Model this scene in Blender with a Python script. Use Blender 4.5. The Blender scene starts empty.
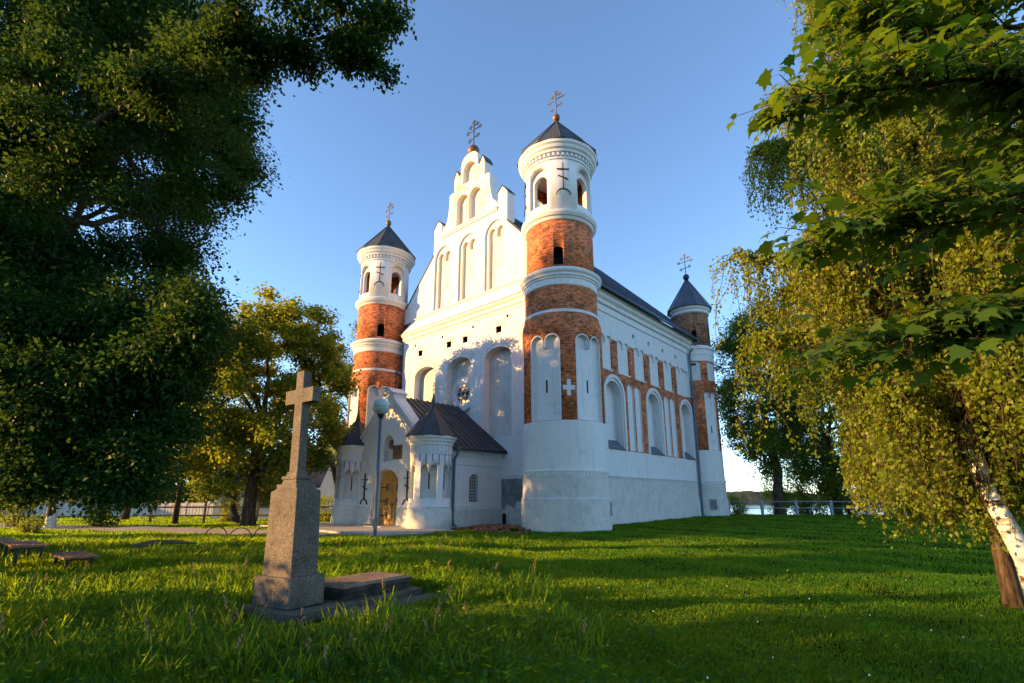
import bpy, bmesh, math, random
import numpy as np
from mathutils import Vector, Matrix, geometry
from math import sin, cos, pi, radians, sqrt, atan2, hypot

random.seed(7)
rng = np.random.default_rng(11)
scene = bpy.context.scene
COL = scene.collection

# ------------------------------------------------------------------ camera
EYE = 1.44
cam_d = bpy.data.cameras.new("camera")
cam = bpy.data.objects.new("camera", cam_d)
COL.objects.link(cam)
cam.location = (0, 0, EYE)
cam.rotation_euler = (radians(90 + 13.5), 0, 0)
cam_d.sensor_width = 36.0
cam_d.lens = 36.0 * 498 / 1024
cam_d.shift_y = (379 - 341.5) / 1024
cam_d.clip_start = 0.05
cam_d.clip_end = 3000
scene.camera = cam

# ------------------------------------------------------------------ sky, sun, exposure
SUN_AZ = radians(-97)      # compass direction of the sun, 0 = straight ahead of the camera
SUN_EL = radians(10)
world = bpy.data.worlds.new("World")
scene.world = world
world.use_nodes = True
wn = world.node_tree
bg = wn.nodes["Background"]
sky = wn.nodes.new("ShaderNodeTexSky")
sky.sky_type = 'NISHITA'
sky.sun_disc = False
sky.sun_elevation = SUN_EL
sky.sun_rotation = SUN_AZ
sky.altitude = 100
sky.air_density = 0.75
sky.dust_density = 0.0
sky.ozone_density = 2.1
wn.links.new(sky.outputs[0], bg.inputs[0])
bg.inputs[1].default_value = 0.15

sun_d = bpy.data.lights.new("sun", 'SUN')
sun = bpy.data.objects.new("sun", sun_d)
COL.objects.link(sun)
sun_d.energy = 4.7
sun_d.angle = radians(0.5)
sun_d.color = (1.0, 0.555, 0.18)
sdir = Vector((sin(SUN_AZ) * cos(SUN_EL), cos(SUN_AZ) * cos(SUN_EL), sin(SUN_EL)))
sun.rotation_euler = sdir.to_track_quat('Z', 'Y').to_euler()
sun.location = sdir * 100

scene.view_settings.view_transform = 'Standard'
scene.view_settings.look = 'None'
scene.view_settings.exposure = 1.72
scene.view_settings.gamma = 1.0
scene.cycles.use_denoising = True
scene.cycles.max_bounces = 6
scene.cycles.transparent_max_bounces = 8
scene.render.film_transparent = False

# ------------------------------------------------------------------ world frame of the church
PSI = radians(42.1)
D = Vector((sin(PSI), cos(PSI), 0))
W = Vector((-cos(PSI), sin(PSI), 0))
T0 = Vector((27 * sin(radians(6.22)), 27 * cos(radians(6.22)), 0))

def ch_world(x, y, z=0.0):
    return T0 + D * x + W * y + Vector((0, 0, z))

# ------------------------------------------------------------------ materials
def newmat(name):
    m = bpy.data.materials.new(name)
    m.use_nodes = True
    nt = m.node_tree
    return m, nt, nt.nodes["Principled BSDF"]

def N(nt, t, **kw):
    n = nt.nodes.new(t)
    for k, v in kw.items():
        setattr(n, k, v)
    return n

def ramp(nt, fac, stops):
    r = N(nt, "ShaderNodeValToRGB")
    el = r.color_ramp.elements
    while len(el) > 1:
        el.remove(el[0])
    el[0].position, el[0].color = stops[0][0], (*stops[0][1], 1)
    for p, c in stops[1:]:
        e = el.new(p)
        e.color = (*c, 1)
    nt.links.new(fac, r.inputs[0])
    return r.outputs[0]

def noise(nt, vec, scale, detail=6, rough=0.6):
    n = N(nt, "ShaderNodeTexNoise")
    n.inputs["Scale"].default_value = scale
    n.inputs["Detail"].default_value = detail
    n.inputs["Roughness"].default_value = rough
    if vec is not None:
        nt.links.new(vec, n.inputs["Vector"])
    return n.outputs["Fac"]

def mix(nt, fac, a, b, blend='MIX'):
    n = N(nt, "ShaderNodeMix", data_type='RGBA', blend_type=blend)
    if isinstance(fac, (int, float)):
        n.inputs[0].default_value = fac
    else:
        nt.links.new(fac, n.inputs[0])
    for i, v in ((6, a), (7, b)):
        if isinstance(v, tuple):
            n.inputs[i].default_value = (*v, 1)
        else:
            nt.links.new(v, n.inputs[i])
    return n.outputs[2]

def objco(nt):
    return N(nt, "ShaderNodeTexCoord").outputs["Object"]

def bump(nt, p, h, strength=0.3, dist=0.02):
    b = N(nt, "ShaderNodeBump")
    b.inputs["Strength"].default_value = strength
    b.inputs["Distance"].default_value = dist
    nt.links.new(h, b.inputs["Height"])
    nt.links.new(b.outputs[0], p.inputs["Normal"])

def mat_plaster(name, base, stain, lo=0.52, hi=0.72, scale=0.7, flake=None):
    m, nt, p = newmat(name)
    co = objco(nt)
    n1 = noise(nt, co, scale, 8, 0.65)
    c = ramp(nt, n1, [(lo, base), (hi, stain)])
    n2 = noise(nt, co, 9, 4, 0.6)
    c2 = ramp(nt, n2, [(0.3, (0.9, 0.9, 0.9)), (0.7, (1, 1, 1))])
    c = mix(nt, 1.0, c, c2, 'MULTIPLY')
    # vertical rain streaks
    mp = N(nt, "ShaderNodeMapping")
    mp.inputs["Scale"].default_value = (3.0, 3.0, 0.25)
    nt.links.new(co, mp.inputs[0])
    n3 = noise(nt, mp.outputs[0], 1.6, 5, 0.6)
    c3 = ramp(nt, n3, [(0.52, (1, 1, 1)), (0.75, (0.82, 0.82, 0.80))])
    c = mix(nt, 0.8, c, c3, 'MULTIPLY')
    if flake:
        n4 = noise(nt, co, 1.3, 12, 0.78)
        f = ramp(nt, n4, [(0.56, (0, 0, 0)), (0.585, (1, 1, 1))])
        c = mix(nt, f, c, flake)
    nt.links.new(c, p.inputs["Base Color"])
    p.inputs["Roughness"].default_value = 0.9
    p.inputs["Specular IOR Level"].default_value = 0.15
    bump(nt, p, noise(nt, co, 14, 6, 0.7), 0.25, 0.03)
    return m

def mat_brick(name, cyl=True, radius=2.2, c1=(0.60, 0.165, 0.05), c2=(0.38, 0.10, 0.04),
              mortar=(0.36, 0.22, 0.15), axis=0):
    m, nt, p = newmat(name)
    co = objco(nt)
    sep = N(nt, "ShaderNodeSeparateXYZ")
    nt.links.new(co, sep.inputs[0])
    comb = N(nt, "ShaderNodeCombineXYZ")
    if cyl:
        at = N(nt, "ShaderNodeMath", operation='ARCTAN2')
        nt.links.new(sep.outputs[1], at.inputs[0])
        nt.links.new(sep.outputs[0], at.inputs[1])
        mu = N(nt, "ShaderNodeMath", operation='MULTIPLY')
        nt.links.new(at.outputs[0], mu.inputs[0])
        mu.inputs[1].default_value = radius
        nt.links.new(mu.outputs[0], comb.inputs[0])
    else:
        nt.links.new(sep.outputs[axis], comb.inputs[0])
    nt.links.new(sep.outputs[2], comb.inputs[1])
    bt = N(nt, "ShaderNodeTexBrick")
    bt.inputs["Scale"].default_value = 1.0
    bt.inputs["Brick Width"].default_value = 0.36
    bt.inputs["Row Height"].default_value = 0.135
    bt.inputs["Mortar Size"].default_value = 0.02
    bt.inputs["Mortar Smooth"].default_value = 0.2
    bt.inputs["Bias"].default_value = -0.1
    bt.inputs["Color1"].default_value = (*c1, 1)
    bt.inputs["Color2"].default_value = (*c2, 1)
    bt.inputs["Mortar"].default_value = (*mortar, 1)
    nt.links.new(comb.outputs[0], bt.inputs["Vector"])
    n1 = noise(nt, co, 1.1, 8, 0.7)
    tint = ramp(nt, n1, [(0.36, (0.50, 0.48, 0.46)), (0.50, (0.95, 0.95, 0.95)), (0.64, (1.3, 1.15, 1.0))])
    c = mix(nt, 1.0, bt.outputs[0], tint, 'MULTIPLY')
    n2 = noise(nt, co, 6.0, 6, 0.75)
    spot = ramp(nt, n2, [(0.56, (0, 0, 0)), (0.66, (1, 1, 1))])
    c = mix(nt, spot, c, (0.14, 0.08, 0.05))
    mpb = N(nt, 'ShaderNodeMapping')
    mpb.inputs['Scale'].default_value = (2.2, 2.2, 6.0)
    nt.links.new(co, mpb.inputs[0])
    nb = noise(nt, mpb.outputs[0], 1.6, 3, 0.6)
    vb = ramp(nt, nb, [(0.34, (0.42, 0.38, 0.36)), (0.5, (0.95, 0.92, 0.9)), (0.64, (1.45, 1.35, 1.2))])
    c = mix(nt, 1.0, c, vb, 'MULTIPLY')
    n3 = noise(nt, co, 7.0, 4, 0.7)
    sp2 = ramp(nt, n3, [(0.62, (0, 0, 0)), (0.68, (0.85, 0.85, 0.85))])
    c = mix(nt, sp2, c, (0.46, 0.28, 0.18))
    nt.links.new(c, p.inputs["Base Color"])
    p.inputs["Roughness"].default_value = 0.9
    p.inputs["Specular IOR Level"].default_value = 0.15
    bump(nt, p, mix(nt, 0.5, bt.outputs["Fac"], n2), -0.9, 0.05)
    return m

def mat_simple(name, col, rough=0.6, metal=0.0, var=0.25, scale=3.0, bmp=0.15, spec=0.4):
    m, nt, p = newmat(name)
    co = objco(nt)
    n1 = noise(nt, co, scale, 8, 0.65)
    a = tuple(x * (1 - var) for x in col)
    b = tuple(min(1, x * (1 + var)) for x in col)
    c = ramp(nt, n1, [(0.3, a), (0.7, b)])
    nt.links.new(c, p.inputs["Base Color"])
    p.inputs["Roughness"].default_value = rough
    p.inputs["Metallic"].default_value = metal
    p.inputs["Specular IOR Level"].default_value = spec
    if bmp:
        bump(nt, p, noise(nt, co, scale * 8, 5, 0.7), bmp, 0.01)
    return m

def mat_leaf(name, dark, light, trans, tfac=0.42, spec=0.25, clump=0.35):
    m, nt, p = newmat(name)
    geo = N(nt, "ShaderNodeNewGeometry")
    c = ramp(nt, geo.outputs["Random Per Island"], [(0.0, dark), (1.0, light)])
    # slow colour drift through the crown (younger and older twigs)
    n1 = noise(nt, objco(nt), clump, 3, 0.5)
    drift = ramp(nt, n1, [(0.35, (0.78, 0.9, 0.9)), (0.65, (1.2, 1.08, 0.9))])
    c = mix(nt, 1.0, c, drift, 'MULTIPLY')
    nt.links.new(c, p.inputs["Base Color"])
    p.inputs["Roughness"].default_value = 0.5
    p.inputs["Specular IOR Level"].default_value = spec
    tr = N(nt, "ShaderNodeBsdfTranslucent")
    c2 = mix(nt, 1.0, drift, trans, 'MULTIPLY')
    nt.links.new(c2, tr.inputs[0])
    ms = N(nt, "ShaderNodeMixShader")
    ms.inputs[0].default_value = tfac
    nt.links.new(p.outputs[0], ms.inputs[1])
    nt.links.new(tr.outputs[0], ms.inputs[2])
    nt.links.new(ms.outputs[0], nt.nodes["Material Output"].inputs[0])
    return m

MAT = {}
MAT['plaster'] = mat_plaster("white_plaster", (0.68, 0.69, 0.70), (0.48, 0.49, 0.49), 0.54, 0.82, 2.0)
MAT['plinth'] = mat_plaster("weathered_plinth_plaster", (0.57, 0.57, 0.56), (0.44, 0.44, 0.43), 0.46, 0.70, 2.6, flake=(0.47, 0.47, 0.455))
MAT['worn'] = mat_plaster("peeling_plaster", (0.80, 0.76, 0.68), (0.70, 0.60, 0.46), 0.45, 0.6, 0.9, flake=(0.50, 0.35, 0.20))
MAT['cream'] = mat_plaster("cream_plaster", (0.76, 0.68, 0.55), (0.68, 0.59, 0.46))
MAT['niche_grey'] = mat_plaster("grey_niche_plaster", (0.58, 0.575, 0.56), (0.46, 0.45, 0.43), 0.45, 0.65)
MAT['patch'] = mat_plaster("grey_cement_patch", (0.24, 0.25, 0.26), (0.15, 0.16, 0.17), 0.4, 0.6, 1.6)
MAT['brick'] = mat_brick("tower_brick")
MAT['brick_dark'] = mat_brick("old_tower_brick", c1=(0.25, 0.12, 0.07), c2=(0.16, 0.085, 0.055))
MAT['brick_wall'] = mat_brick("wall_brick", cyl=False, axis=0)
MAT['dark'] = mat_simple("dark_opening", (0.012, 0.011, 0.010), 0.9, 0, 0.1)
MAT['glass'] = mat_simple("dark_window_glass", (0.012, 0.013, 0.015), 0.3, 0, 0.1, bmp=0.0, spec=0.3)
MAT['roof'] = mat_simple("dark_sheet_roof", (0.044, 0.052, 0.062), 0.6, 0.0, 0.3, 1.2, 0.1, 0.25)
MAT['roofblue'] = mat_simple("blue_grey_sheet_roof", (0.085, 0.10, 0.125), 0.4, 0.35, 0.25, 1.2, 0.1)
MAT['slate'] = mat_simple("sill_sheet", (0.10, 0.13, 0.18), 0.5, 0.2, 0.2)
MAT['copper'] = mat_simple("brown_copper", (0.17, 0.08, 0.035), 0.5, 0.3, 0.45, 4)
MAT['iron'] = mat_simple("black_iron", (0.03, 0.032, 0.035), 0.55, 0.4, 0.3)
MAT['gilt'] = mat_simple("aged_brass", (0.11, 0.085, 0.045), 0.5, 0.5, 0.5, 8)
MAT['pipe'] = mat_simple("blue_grey_painted_metal", (0.075, 0.125, 0.185), 0.45, 0.2, 0.15)
MAT['wood_door'] = mat_simple("ochre_door_wood", (0.46, 0.22, 0.045), 0.5, 0, 0.3, 2.5)
def mat_stone(name, col, lichen=0.6):
    m, nt, p = newmat(name)
    co = objco(nt)
    c = ramp(nt, noise(nt, co, 2.2, 8, 0.7), [(0.32, tuple(x * 0.55 for x in col)), (0.5, col), (0.68, tuple(x * 1.35 for x in col))])
    c = mix(nt, ramp(nt, noise(nt, co, 55, 3, 0.6), [(0.40, (0, 0, 0)), (0.46, (1, 1, 1))]), (0.05, 0.045, 0.04), c)
    c = mix(nt, ramp(nt, noise(nt, co, 70, 2, 0.5), [(0.62, (0, 0, 0)), (0.66, (1, 1, 1))]), c, tuple(min(1, x * 2.2) for x in col))
    f = ramp(nt, noise(nt, co, 6, 10, 0.75), [(0.60, (0, 0, 0)), (0.66, (lichen, lichen, lichen))])
    c = mix(nt, f, c, (0.21, 0.20, 0.13))
    f = ramp(nt, noise(nt, co, 3.1, 9, 0.75), [(0.60, (0, 0, 0)), (0.72, (0.8, 0.8, 0.8))])
    c = mix(nt, f, c, (0.035, 0.035, 0.028))
    nt.links.new(c, p.inputs["Base Color"])
    p.inputs["Roughness"].default_value = 0.9
    p.inputs["Specular IOR Level"].default_value = 0.2
    bump(nt, p, noise(nt, co, 40, 8, 0.75), 0.7, 0.012)
    return m
MAT['stone'] = mat_stone("grey_granite", (0.135, 0.115, 0.092))
MAT['stone_plain'] = mat_simple("grey_granite", (0.115, 0.097, 0.076), 0.85, 0, 0.5, 7, 0.5, 0.2)
MAT['stone_dark'] = mat_simple("mossy_dark_stone", (0.055, 0.05, 0.042), 0.9, 0, 0.6, 4, 0.8, 0.15)  # sides of the grave slab, darker than its top
MAT['stone_old'] = mat_stone("weathered_grave_stone", (0.15, 0.115, 0.085), 0.8)
MAT['slab'] = mat_stone("reddish_grave_slab", (0.25, 0.165, 0.105), 0.3)
MAT['concrete'] = mat_simple("concrete_paving", (0.36, 0.34, 0.31), 0.9, 0, 0.25, 2, 0.4, 0.2)
MAT['gravel'] = mat_simple("gravel_path", (0.40, 0.35, 0.29), 0.95, 0, 0.25, 6, 0.6, 0.1)
MAT['bench_wood'] = mat_simple("weathered_bench_wood", (0.22, 0.13, 0.075), 0.8, 0, 0.4, 6, 0.4, 0.2)
MAT['oldwood'] = mat_simple("weathered_fence_wood", (0.20, 0.14, 0.09), 0.85, 0, 0.4, 4, 0.4, 0.2)
def mat_bark():
    m, nt, p = newmat("brown_bark")
    co = objco(nt)
    mp = N(nt, "ShaderNodeMapping")
    mp.inputs["Scale"].default_value = (9, 9, 1.6)
    nt.links.new(co, mp.inputs[0])
    n1 = noise(nt, mp.outputs[0], 1.5, 8, 0.7)
    c = ramp(nt, n1, [(0.34, (0.012, 0.009, 0.007)), (0.5, (0.06, 0.043, 0.03)), (0.66, (0.13, 0.10, 0.075))])
    nt.links.new(c, p.inputs["Base Color"])
    p.inputs["Roughness"].default_value = 0.95
    p.inputs["Specular IOR Level"].default_value = 0.1
    bump(nt, p, n1, 1.0, 0.06)
    return m
MAT['bark'] = mat_bark()
MAT['whitewash'] = mat_simple("whitewashed_bark", (0.6, 0.58, 0.54), 0.95, 0, 0.25, 6, 0.8, 0.1)
MAT['globe'] = mat_simple("milky_glass_globe", (0.46, 0.49, 0.5), 0.25, 0, 0.08, 2, 0.0, 0.5)
MAT['white_fence'] = mat_simple("pale_concrete_fence", (0.55, 0.54, 0.52), 0.85, 0, 0.15, 2)
MAT['house'] = mat_simple("beige_house_wall", (0.50, 0.38, 0.24), 0.9, 0, 0.15, 2)
MAT['redpaint'] = mat_simple("red_painted_wood", (0.36, 0.05, 0.03), 0.6, 0, 0.2, 3)
MAT['rubble'] = mat_simple("broken_brick", (0.28, 0.11, 0.06), 0.95, 0, 0.4, 6, 0.5, 0.1)
MAT['fenceblue'] = mat_simple("grey_blue_post_paint", (0.22, 0.27, 0.31), 0.6, 0, 0.2)
MAT['icon'] = mat_simple("dark_icon_panel", (0.13, 0.085, 0.045), 0.35, 0, 0.8, 5, 0.0)

def mat_birchbark():
    m, nt, p = newmat("birch_bark")
    co = objco(nt)
    mp = N(nt, "ShaderNodeMapping")
    mp.inputs["Scale"].default_value = (2.2, 2.2, 7.0)
    nt.links.new(co, mp.inputs[0])
    n1 = noise(nt, mp.outputs[0], 1.1, 6, 0.62)
    c = ramp(nt, n1, [(0.36, (0.03, 0.025, 0.02)), (0.43, (0.30, 0.26, 0.22)), (0.50, (0.66, 0.62, 0.55)), (0.8, (0.75, 0.72, 0.66))])
    nt.links.new(c, p.inputs["Base Color"])
    p.inputs["Roughness"].default_value = 0.75
    bump(nt, p, n1, 0.5, 0.02)
    return m
MAT['birch'] = mat_birchbark()

def mat_ground():
    m, nt, p = newmat("lawn_soil")
    co = objco(nt)
    n1 = noise(nt, co, 0.6, 8, 0.7)
    n2 = noise(nt, co, 12, 6, 0.8)
    c = ramp(nt, n1, [(0.3, (0.010, 0.036, 0.007)), (0.55, (0.018, 0.052, 0.009)), (0.75, (0.034, 0.066, 0.012))])
    c2 = ramp(nt, n2, [(0.3, (0.45, 0.5, 0.45)), (0.7, (1.35, 1.3, 1.2))])
    c = mix(nt, 1.0, c, c2, 'MULTIPLY')
    nt.links.new(c, p.inputs["Base Color"])
    p.inputs["Roughness"].default_value = 1.0
    p.inputs["Specular IOR Level"].default_value = 0.0
    bump(nt, p, n2, 1.0, 0.08)
    return m
MAT['ground'] = mat_ground()

def mat_water():
    m, nt, p = newmat("lake_water")
    p.inputs["Base Color"].default_value = (0.05, 0.08, 0.10, 1)
    p.inputs["Roughness"].default_value = 0.12
    bump(nt, p, noise(nt, objco(nt), 0.8, 4, 0.6), 0.25, 0.2)
    return m
MAT['water'] = mat_water()

MAT['leaf_big'] = mat_leaf("dark_elm_leaf", (0.014, 0.042, 0.009), (0.030, 0.076, 0.018), (0.075, 0.14, 0.016), 0.34, 0.07)
MAT['leaf_shade'] = mat_leaf("dense_dark_leaf", (0.02, 0.05, 0.01), (0.05, 0.09, 0.02), (0.10, 0.14, 0.014), 0.25, 0.1)
MAT['leaf_lime'] = mat_leaf("linden_leaf", (0.07, 0.105, 0.014), (0.16, 0.20, 0.024), (0.36, 0.40, 0.02), 0.45)
MAT['leaf_birch'] = mat_leaf("birch_leaf", (0.08, 0.125, 0.014), (0.19, 0.24, 0.024), (0.44, 0.50, 0.02), 0.5)
MAT['leaf_maple'] = mat_leaf("maple_leaf", (0.026, 0.070, 0.010), (0.085, 0.145, 0.018), (0.20, 0.31, 0.012), 0.42, 0.3)
MAT['leaf_back'] = mat_leaf("poplar_leaf", (0.045, 0.08, 0.015), (0.11, 0.155, 0.024), (0.28, 0.33, 0.02), 0.45)
MAT['leaf_shrub'] = mat_leaf("shrub_leaf", (0.07, 0.115, 0.014), (0.15, 0.20, 0.022), (0.36, 0.42, 0.02), 0.45)
MAT['grass'] = mat_leaf("grass_blade", (0.005, 0.046, 0.013), (0.048, 0.132, 0.018), (0.37, 0.56, 0.018), 0.5, 0.08, 0.5)
MAT['weed'] = mat_leaf("weed_leaf", (0.008, 0.050, 0.013), (0.050, 0.135, 0.02), (0.37, 0.56, 0.018), 0.5, 0.08, 0.5)
MAT['flower'] = mat_simple("white_flower", (0.75, 0.74, 0.68), 0.8, 0, 0.1, 3, 0)
MAT['drystem'] = mat_simple("dry_weed", (0.28, 0.16, 0.07), 0.9, 0, 0.4, 6, 0)

# ------------------------------------------------------------------ object helpers
class MB:
    """collects polygons and links them as one mesh object"""
    def __init__(self):
        self.v, self.f, self.mi, self.sm = [], [], [], []
        self.mats = []
    def mat(self, m):
        m = MAT[m] if isinstance(m, str) else m
        if m not in self.mats:
            self.mats.append(m)
        return self.mats.index(m)
    def add(self, vs, fs, m, smooth=False):
        o = len(self.v)
        k = self.mat(m)
        self.v.extend([tuple(p) for p in vs])
        for f in fs:
            self.f.append([i + o for i in f])
            self.mi.append(k)
            self.sm.append(smooth)
        return self
    def box(self, x0, x1, y0, y1, z0, z1, m, xf=None, bev=0):
        vs = [Vector((x, y, z)) for z in (z0, z1) for y in (y0, y1) for x in (x0, x1)]
        if xf is not None:
            vs = [xf @ p for p in vs]
        fs = [(0, 2, 3, 1), (4, 5, 7, 6), (0, 1, 5, 4), (2, 6, 7, 3), (0, 4, 6, 2), (1, 3, 7, 5)]
        return self.add(vs, fs, m)
    def lathe(self, prof, m, n=96, smooth=True, caps=True, ph=0.0, c=(0, 0)):
        """closed lathe of (r, z, [material]) points from bottom to top"""
        mats = [(p[2] if len(p) > 2 else m) for p in prof]
        rings = []
        for i in range(len(prof) - 1):
            r0, z0 = prof[i][:2]
            r1, z1 = prof[i + 1][:2]
            vs, fs = [], []
            for k in range(n):
                a = ph + 2 * pi * k / n
                vs.append((c[0] + r0 * cos(a), c[1] + r0 * sin(a), z0))
            for k in range(n):
                a = ph + 2 * pi * k / n
                vs.append((c[0] + r1 * cos(a), c[1] + r1 * sin(a), z1))
            for k in range(n):
                q = (k + 1) % n
                fs.append((k, q, n + q, n + k))
            self.add(vs, fs, mats[i], smooth)
        if caps:
            for (pt, up, mm) in ((prof[0], False, mats[0]), (prof[-1], True, mats[-1])):
                if pt[0] > 1e-4:
                    vs = [(c[0] + pt[0] * cos(ph + 2 * pi * k / n), c[1] + pt[0] * sin(ph + 2 * pi * k / n), pt[1]) for k in range(n)]
                    self.add(vs, [tuple(range(n)) if up else tuple(reversed(range(n)))], mm)
        return self
    def prism(self, outline, holes, d0, d1, P, m, m_side=None, back=True, m_hole=None):
        """polygon with holes, extruded from depth d0 to d1; P(u, w, d) -> 3-D"""
        loops = [outline] + list(holes)
        flat = [p for l in loops for p in l]
        tris = geometry.tessellate_polygon([[Vector((p[0], p[1], 0)) for p in l] for l in loops])
        n = len(flat)
        vs = [P(p[0], p[1], d0) for p in flat] + [P(p[0], p[1], d1) for p in flat]
        fs = [tuple(t) for t in tris]
        self.add(vs, fs, m)
        if back:
            self.add(vs, [tuple(n + i for i in reversed(t)) for t in tris], m)
        o = 0
        for li, l in enumerate(loops):
            k = len(l)
            fs = []
            for i in range(k):
                j = (i + 1) % k
                fs.append((o + i, o + j, n + o + j, n + o + i))
            self.add(vs, fs, (m_hole or m_side or m) if li else (m_side or m))
            o += k
        return self
    def tube(self, pts, radii, m, n=8, smooth=True, caps=True):
        pts = [Vector(p) for p in pts]
        if isinstance(radii, (int, float)):
            radii = [radii] * len(pts)
        vs, fs = [], []
        ref = Vector((0, 0, 1))
        prev = None
        for i, p in enumerate(pts):
            t = (pts[min(i + 1, len(pts) - 1)] - pts[max(i - 1, 0)]).normalized()
            if prev is None:
                a = t.cross(ref)
                if a.length < 1e-3:
                    a = t.cross(Vector((1, 0, 0)))
                a.normalize()
            else:
                a = (prev - t * prev.dot(t))
                a.normalize()
            prev = a
            b = t.cross(a)
            for k in range(n):
                an = 2 * pi * k / n
                vs.append(p + (a * cos(an) + b * sin(an)) * radii[i])
        for i in range(len(pts) - 1):
            for k in range(n):
                q = (k + 1) % n
                fs.append((i * n + k, i * n + q, (i + 1) * n + q, (i + 1) * n + k))
        if caps:
            fs.append(tuple(reversed(range(n))))
            fs.append(tuple((len(pts) - 1) * n + k for k in range(n)))
        return self.add(vs, fs, m, smooth)
    def sphere(self, c, r, m, nu=16, nv=10, sz=1.0):
        vs, fs = [(c[0], c[1], c[2] - r * sz)], []
        for j in range(1, nv):
            t = -pi / 2 + pi * j / nv
            for i in range(nu):
                a = 2 * pi * i / nu
                vs.append((c[0] + r * cos(t) * cos(a), c[1] + r * cos(t) * sin(a), c[2] + r * sz * sin(t)))
        vs.append((c[0], c[1], c[2] + r * sz))
        for i in range(nu):
            fs.append((0, 1 + (i + 1) % nu, 1 + i))
        for j in range(nv - 2):
            for i in range(nu):
                q = (i + 1) % nu
                fs.append((1 + j * nu + i, 1 + j * nu + q, 1 + (j + 1) * nu + q, 1 + (j + 1) * nu + i))
        L = len(vs) - 1
        for i in range(nu):
            fs.append((L, 1 + (nv - 2) * nu + i, 1 + (nv - 2) * nu + (i + 1) % nu))
        return self.add(vs, fs, m, True)
    def torus(self, c, R, r, ax_u, ax_v, m, n=14, k=6):
        pts = [Vector(c) + Vector(ax_u) * (R * cos(2 * pi * i / n)) + Vector(ax_v) * (R * sin(2 * pi * i / n)) for i in range(n + 1)]
        return self.tube(pts, r, m, k, caps=False)
    def mesh(self, name, weld=False, normals=False):
        me = bpy.data.meshes.new(name)
        me.from_pydata(self.v, [], self.f)
        for m in self.mats:
            me.materials.append(m)
        me.polygons.foreach_set("material_index", self.mi)
        me.polygons.foreach_set("use_smooth", self.sm)
        if weld or normals:
            bm = bmesh.new()
            bm.from_mesh(me)
            if weld:
                bmesh.ops.remove_doubles(bm, verts=bm.verts, dist=1e-4)
            bmesh.ops.recalc_face_normals(bm, faces=bm.faces)
            bm.to_mesh(me)
            bm.free()
        me.update()
        return me
    def build(self, name, parent=None, loc=None, weld=False, normals=True):
        o = bpy.data.objects.new(name, self.mesh(name, weld, normals))
        COL.objects.link(o)
        if parent is not None:
            o.parent = parent
        if loc is not None:
            o.location = loc
        return o

def tag(o, label=None, cat=None, group=None, kind=None):
    if label: o['label'] = label
    if cat: o['category'] = cat
    if group: o['group'] = group
    if kind: o['kind'] = kind
    return o

def empty(name, loc, rz=0.0, label=None, cat=None, group=None):
    o = bpy.data.objects.new(name, None)
    COL.objects.link(o)
    o.location = loc
    o.rotation_euler = (0, 0, rz)
    return tag(o, label, cat, group)

def boolean_cut(o, cutters):
    """subtract the closed cutter meshes (list of MB) from o; cutters keep their own materials"""
    mb = MB()
    for c in cutters:
        off = len(mb.v)
        mb.v.extend(c.v)
        for f, mi, s in zip(c.f, c.mi, c.sm):
            mb.f.append([i + off for i in f])
            mb.mi.append(mb.mat(c.mats[mi]))
            mb.sm.append(s)
    # identical slot lists so indices carry over
    for m in mb.mats:
        if m.name not in [x.name for x in o.data.materials]:
            o.data.materials.append(m)
    names = [x.name for x in o.data.materials]
    mb.mi = [names.index(mb.mats[i].name) for i in mb.mi]
    mb.mats = list(o.data.materials)
    c = mb.build("cutter", weld=True)
    c.parent = o.parent
    c.location = o.location
    bm = bmesh.new()
    bm.from_mesh(o.data)
    bmesh.ops.remove_doubles(bm, verts=bm.verts, dist=1e-4)
    bmesh.ops.recalc_face_normals(bm, faces=bm.faces)
    bm.to_mesh(o.data)
    bm.free()
    md = o.modifiers.new("cut", 'BOOLEAN')
    md.operation = 'DIFFERENCE'
    md.solver = 'EXACT'
    md.use_self = True
    md.object = c
    dg = bpy.context.evaluated_depsgraph_get()
    dg.update()
    me = bpy.data.meshes.new_from_object(o.evaluated_get(dg))
    o.modifiers.clear()
    old = o.data
    o.data = me
    bpy.data.meshes.remove(old)
    bpy.data.objects.remove(c)
    return o

def arc(cx, cz, r, a0, a1, n=12, ry=None):
    ry = r if ry is None else ry
    return [(cx + r * cos(a0 + (a1 - a0) * i / n), cz + ry * sin(a0 + (a1 - a0) * i / n)) for i in range(n + 1)]

def arch_poly(c, w, z0, ztop, rise=None, n=14):
    """closed outline of an arched opening (counter-clockwise)"""
    h = w / 2
    rise = h if rise is None else rise
    return [(c - h, z0), (c + h, z0)] + arc(c, ztop - rise, h, 0, pi, n, rise)

def twin_poly(c, w, z0, ztop, gap=0.10, drop=0.12, n=10):
    """outline of a niche with a double arched head and a small pendant between"""
    h = w / 2
    r = (h - gap / 2) / 2
    zs = ztop - r
    right = arc(c + gap / 2 + r, zs, r, 0, pi, n)
    left = arc(c - gap / 2 - r, zs, r, 0, pi, n)
    return [(c - h, z0), (c + h, z0)] + right + [(c + gap / 2, zs - drop), (c - gap / 2, zs - drop)] + left

def rect(u0, u1, w0, w1):
    return [(u0, w0), (u1, w0), (u1, w1), (u0, w1)]

def radial(theta):
    """P(u, w, d) with u along the tangent, w = z, d = distance from the axis"""
    ct, st = cos(theta), sin(theta)
    return lambda u, w, d: (d * ct - u * st, d * st + u * ct, w)

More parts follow.
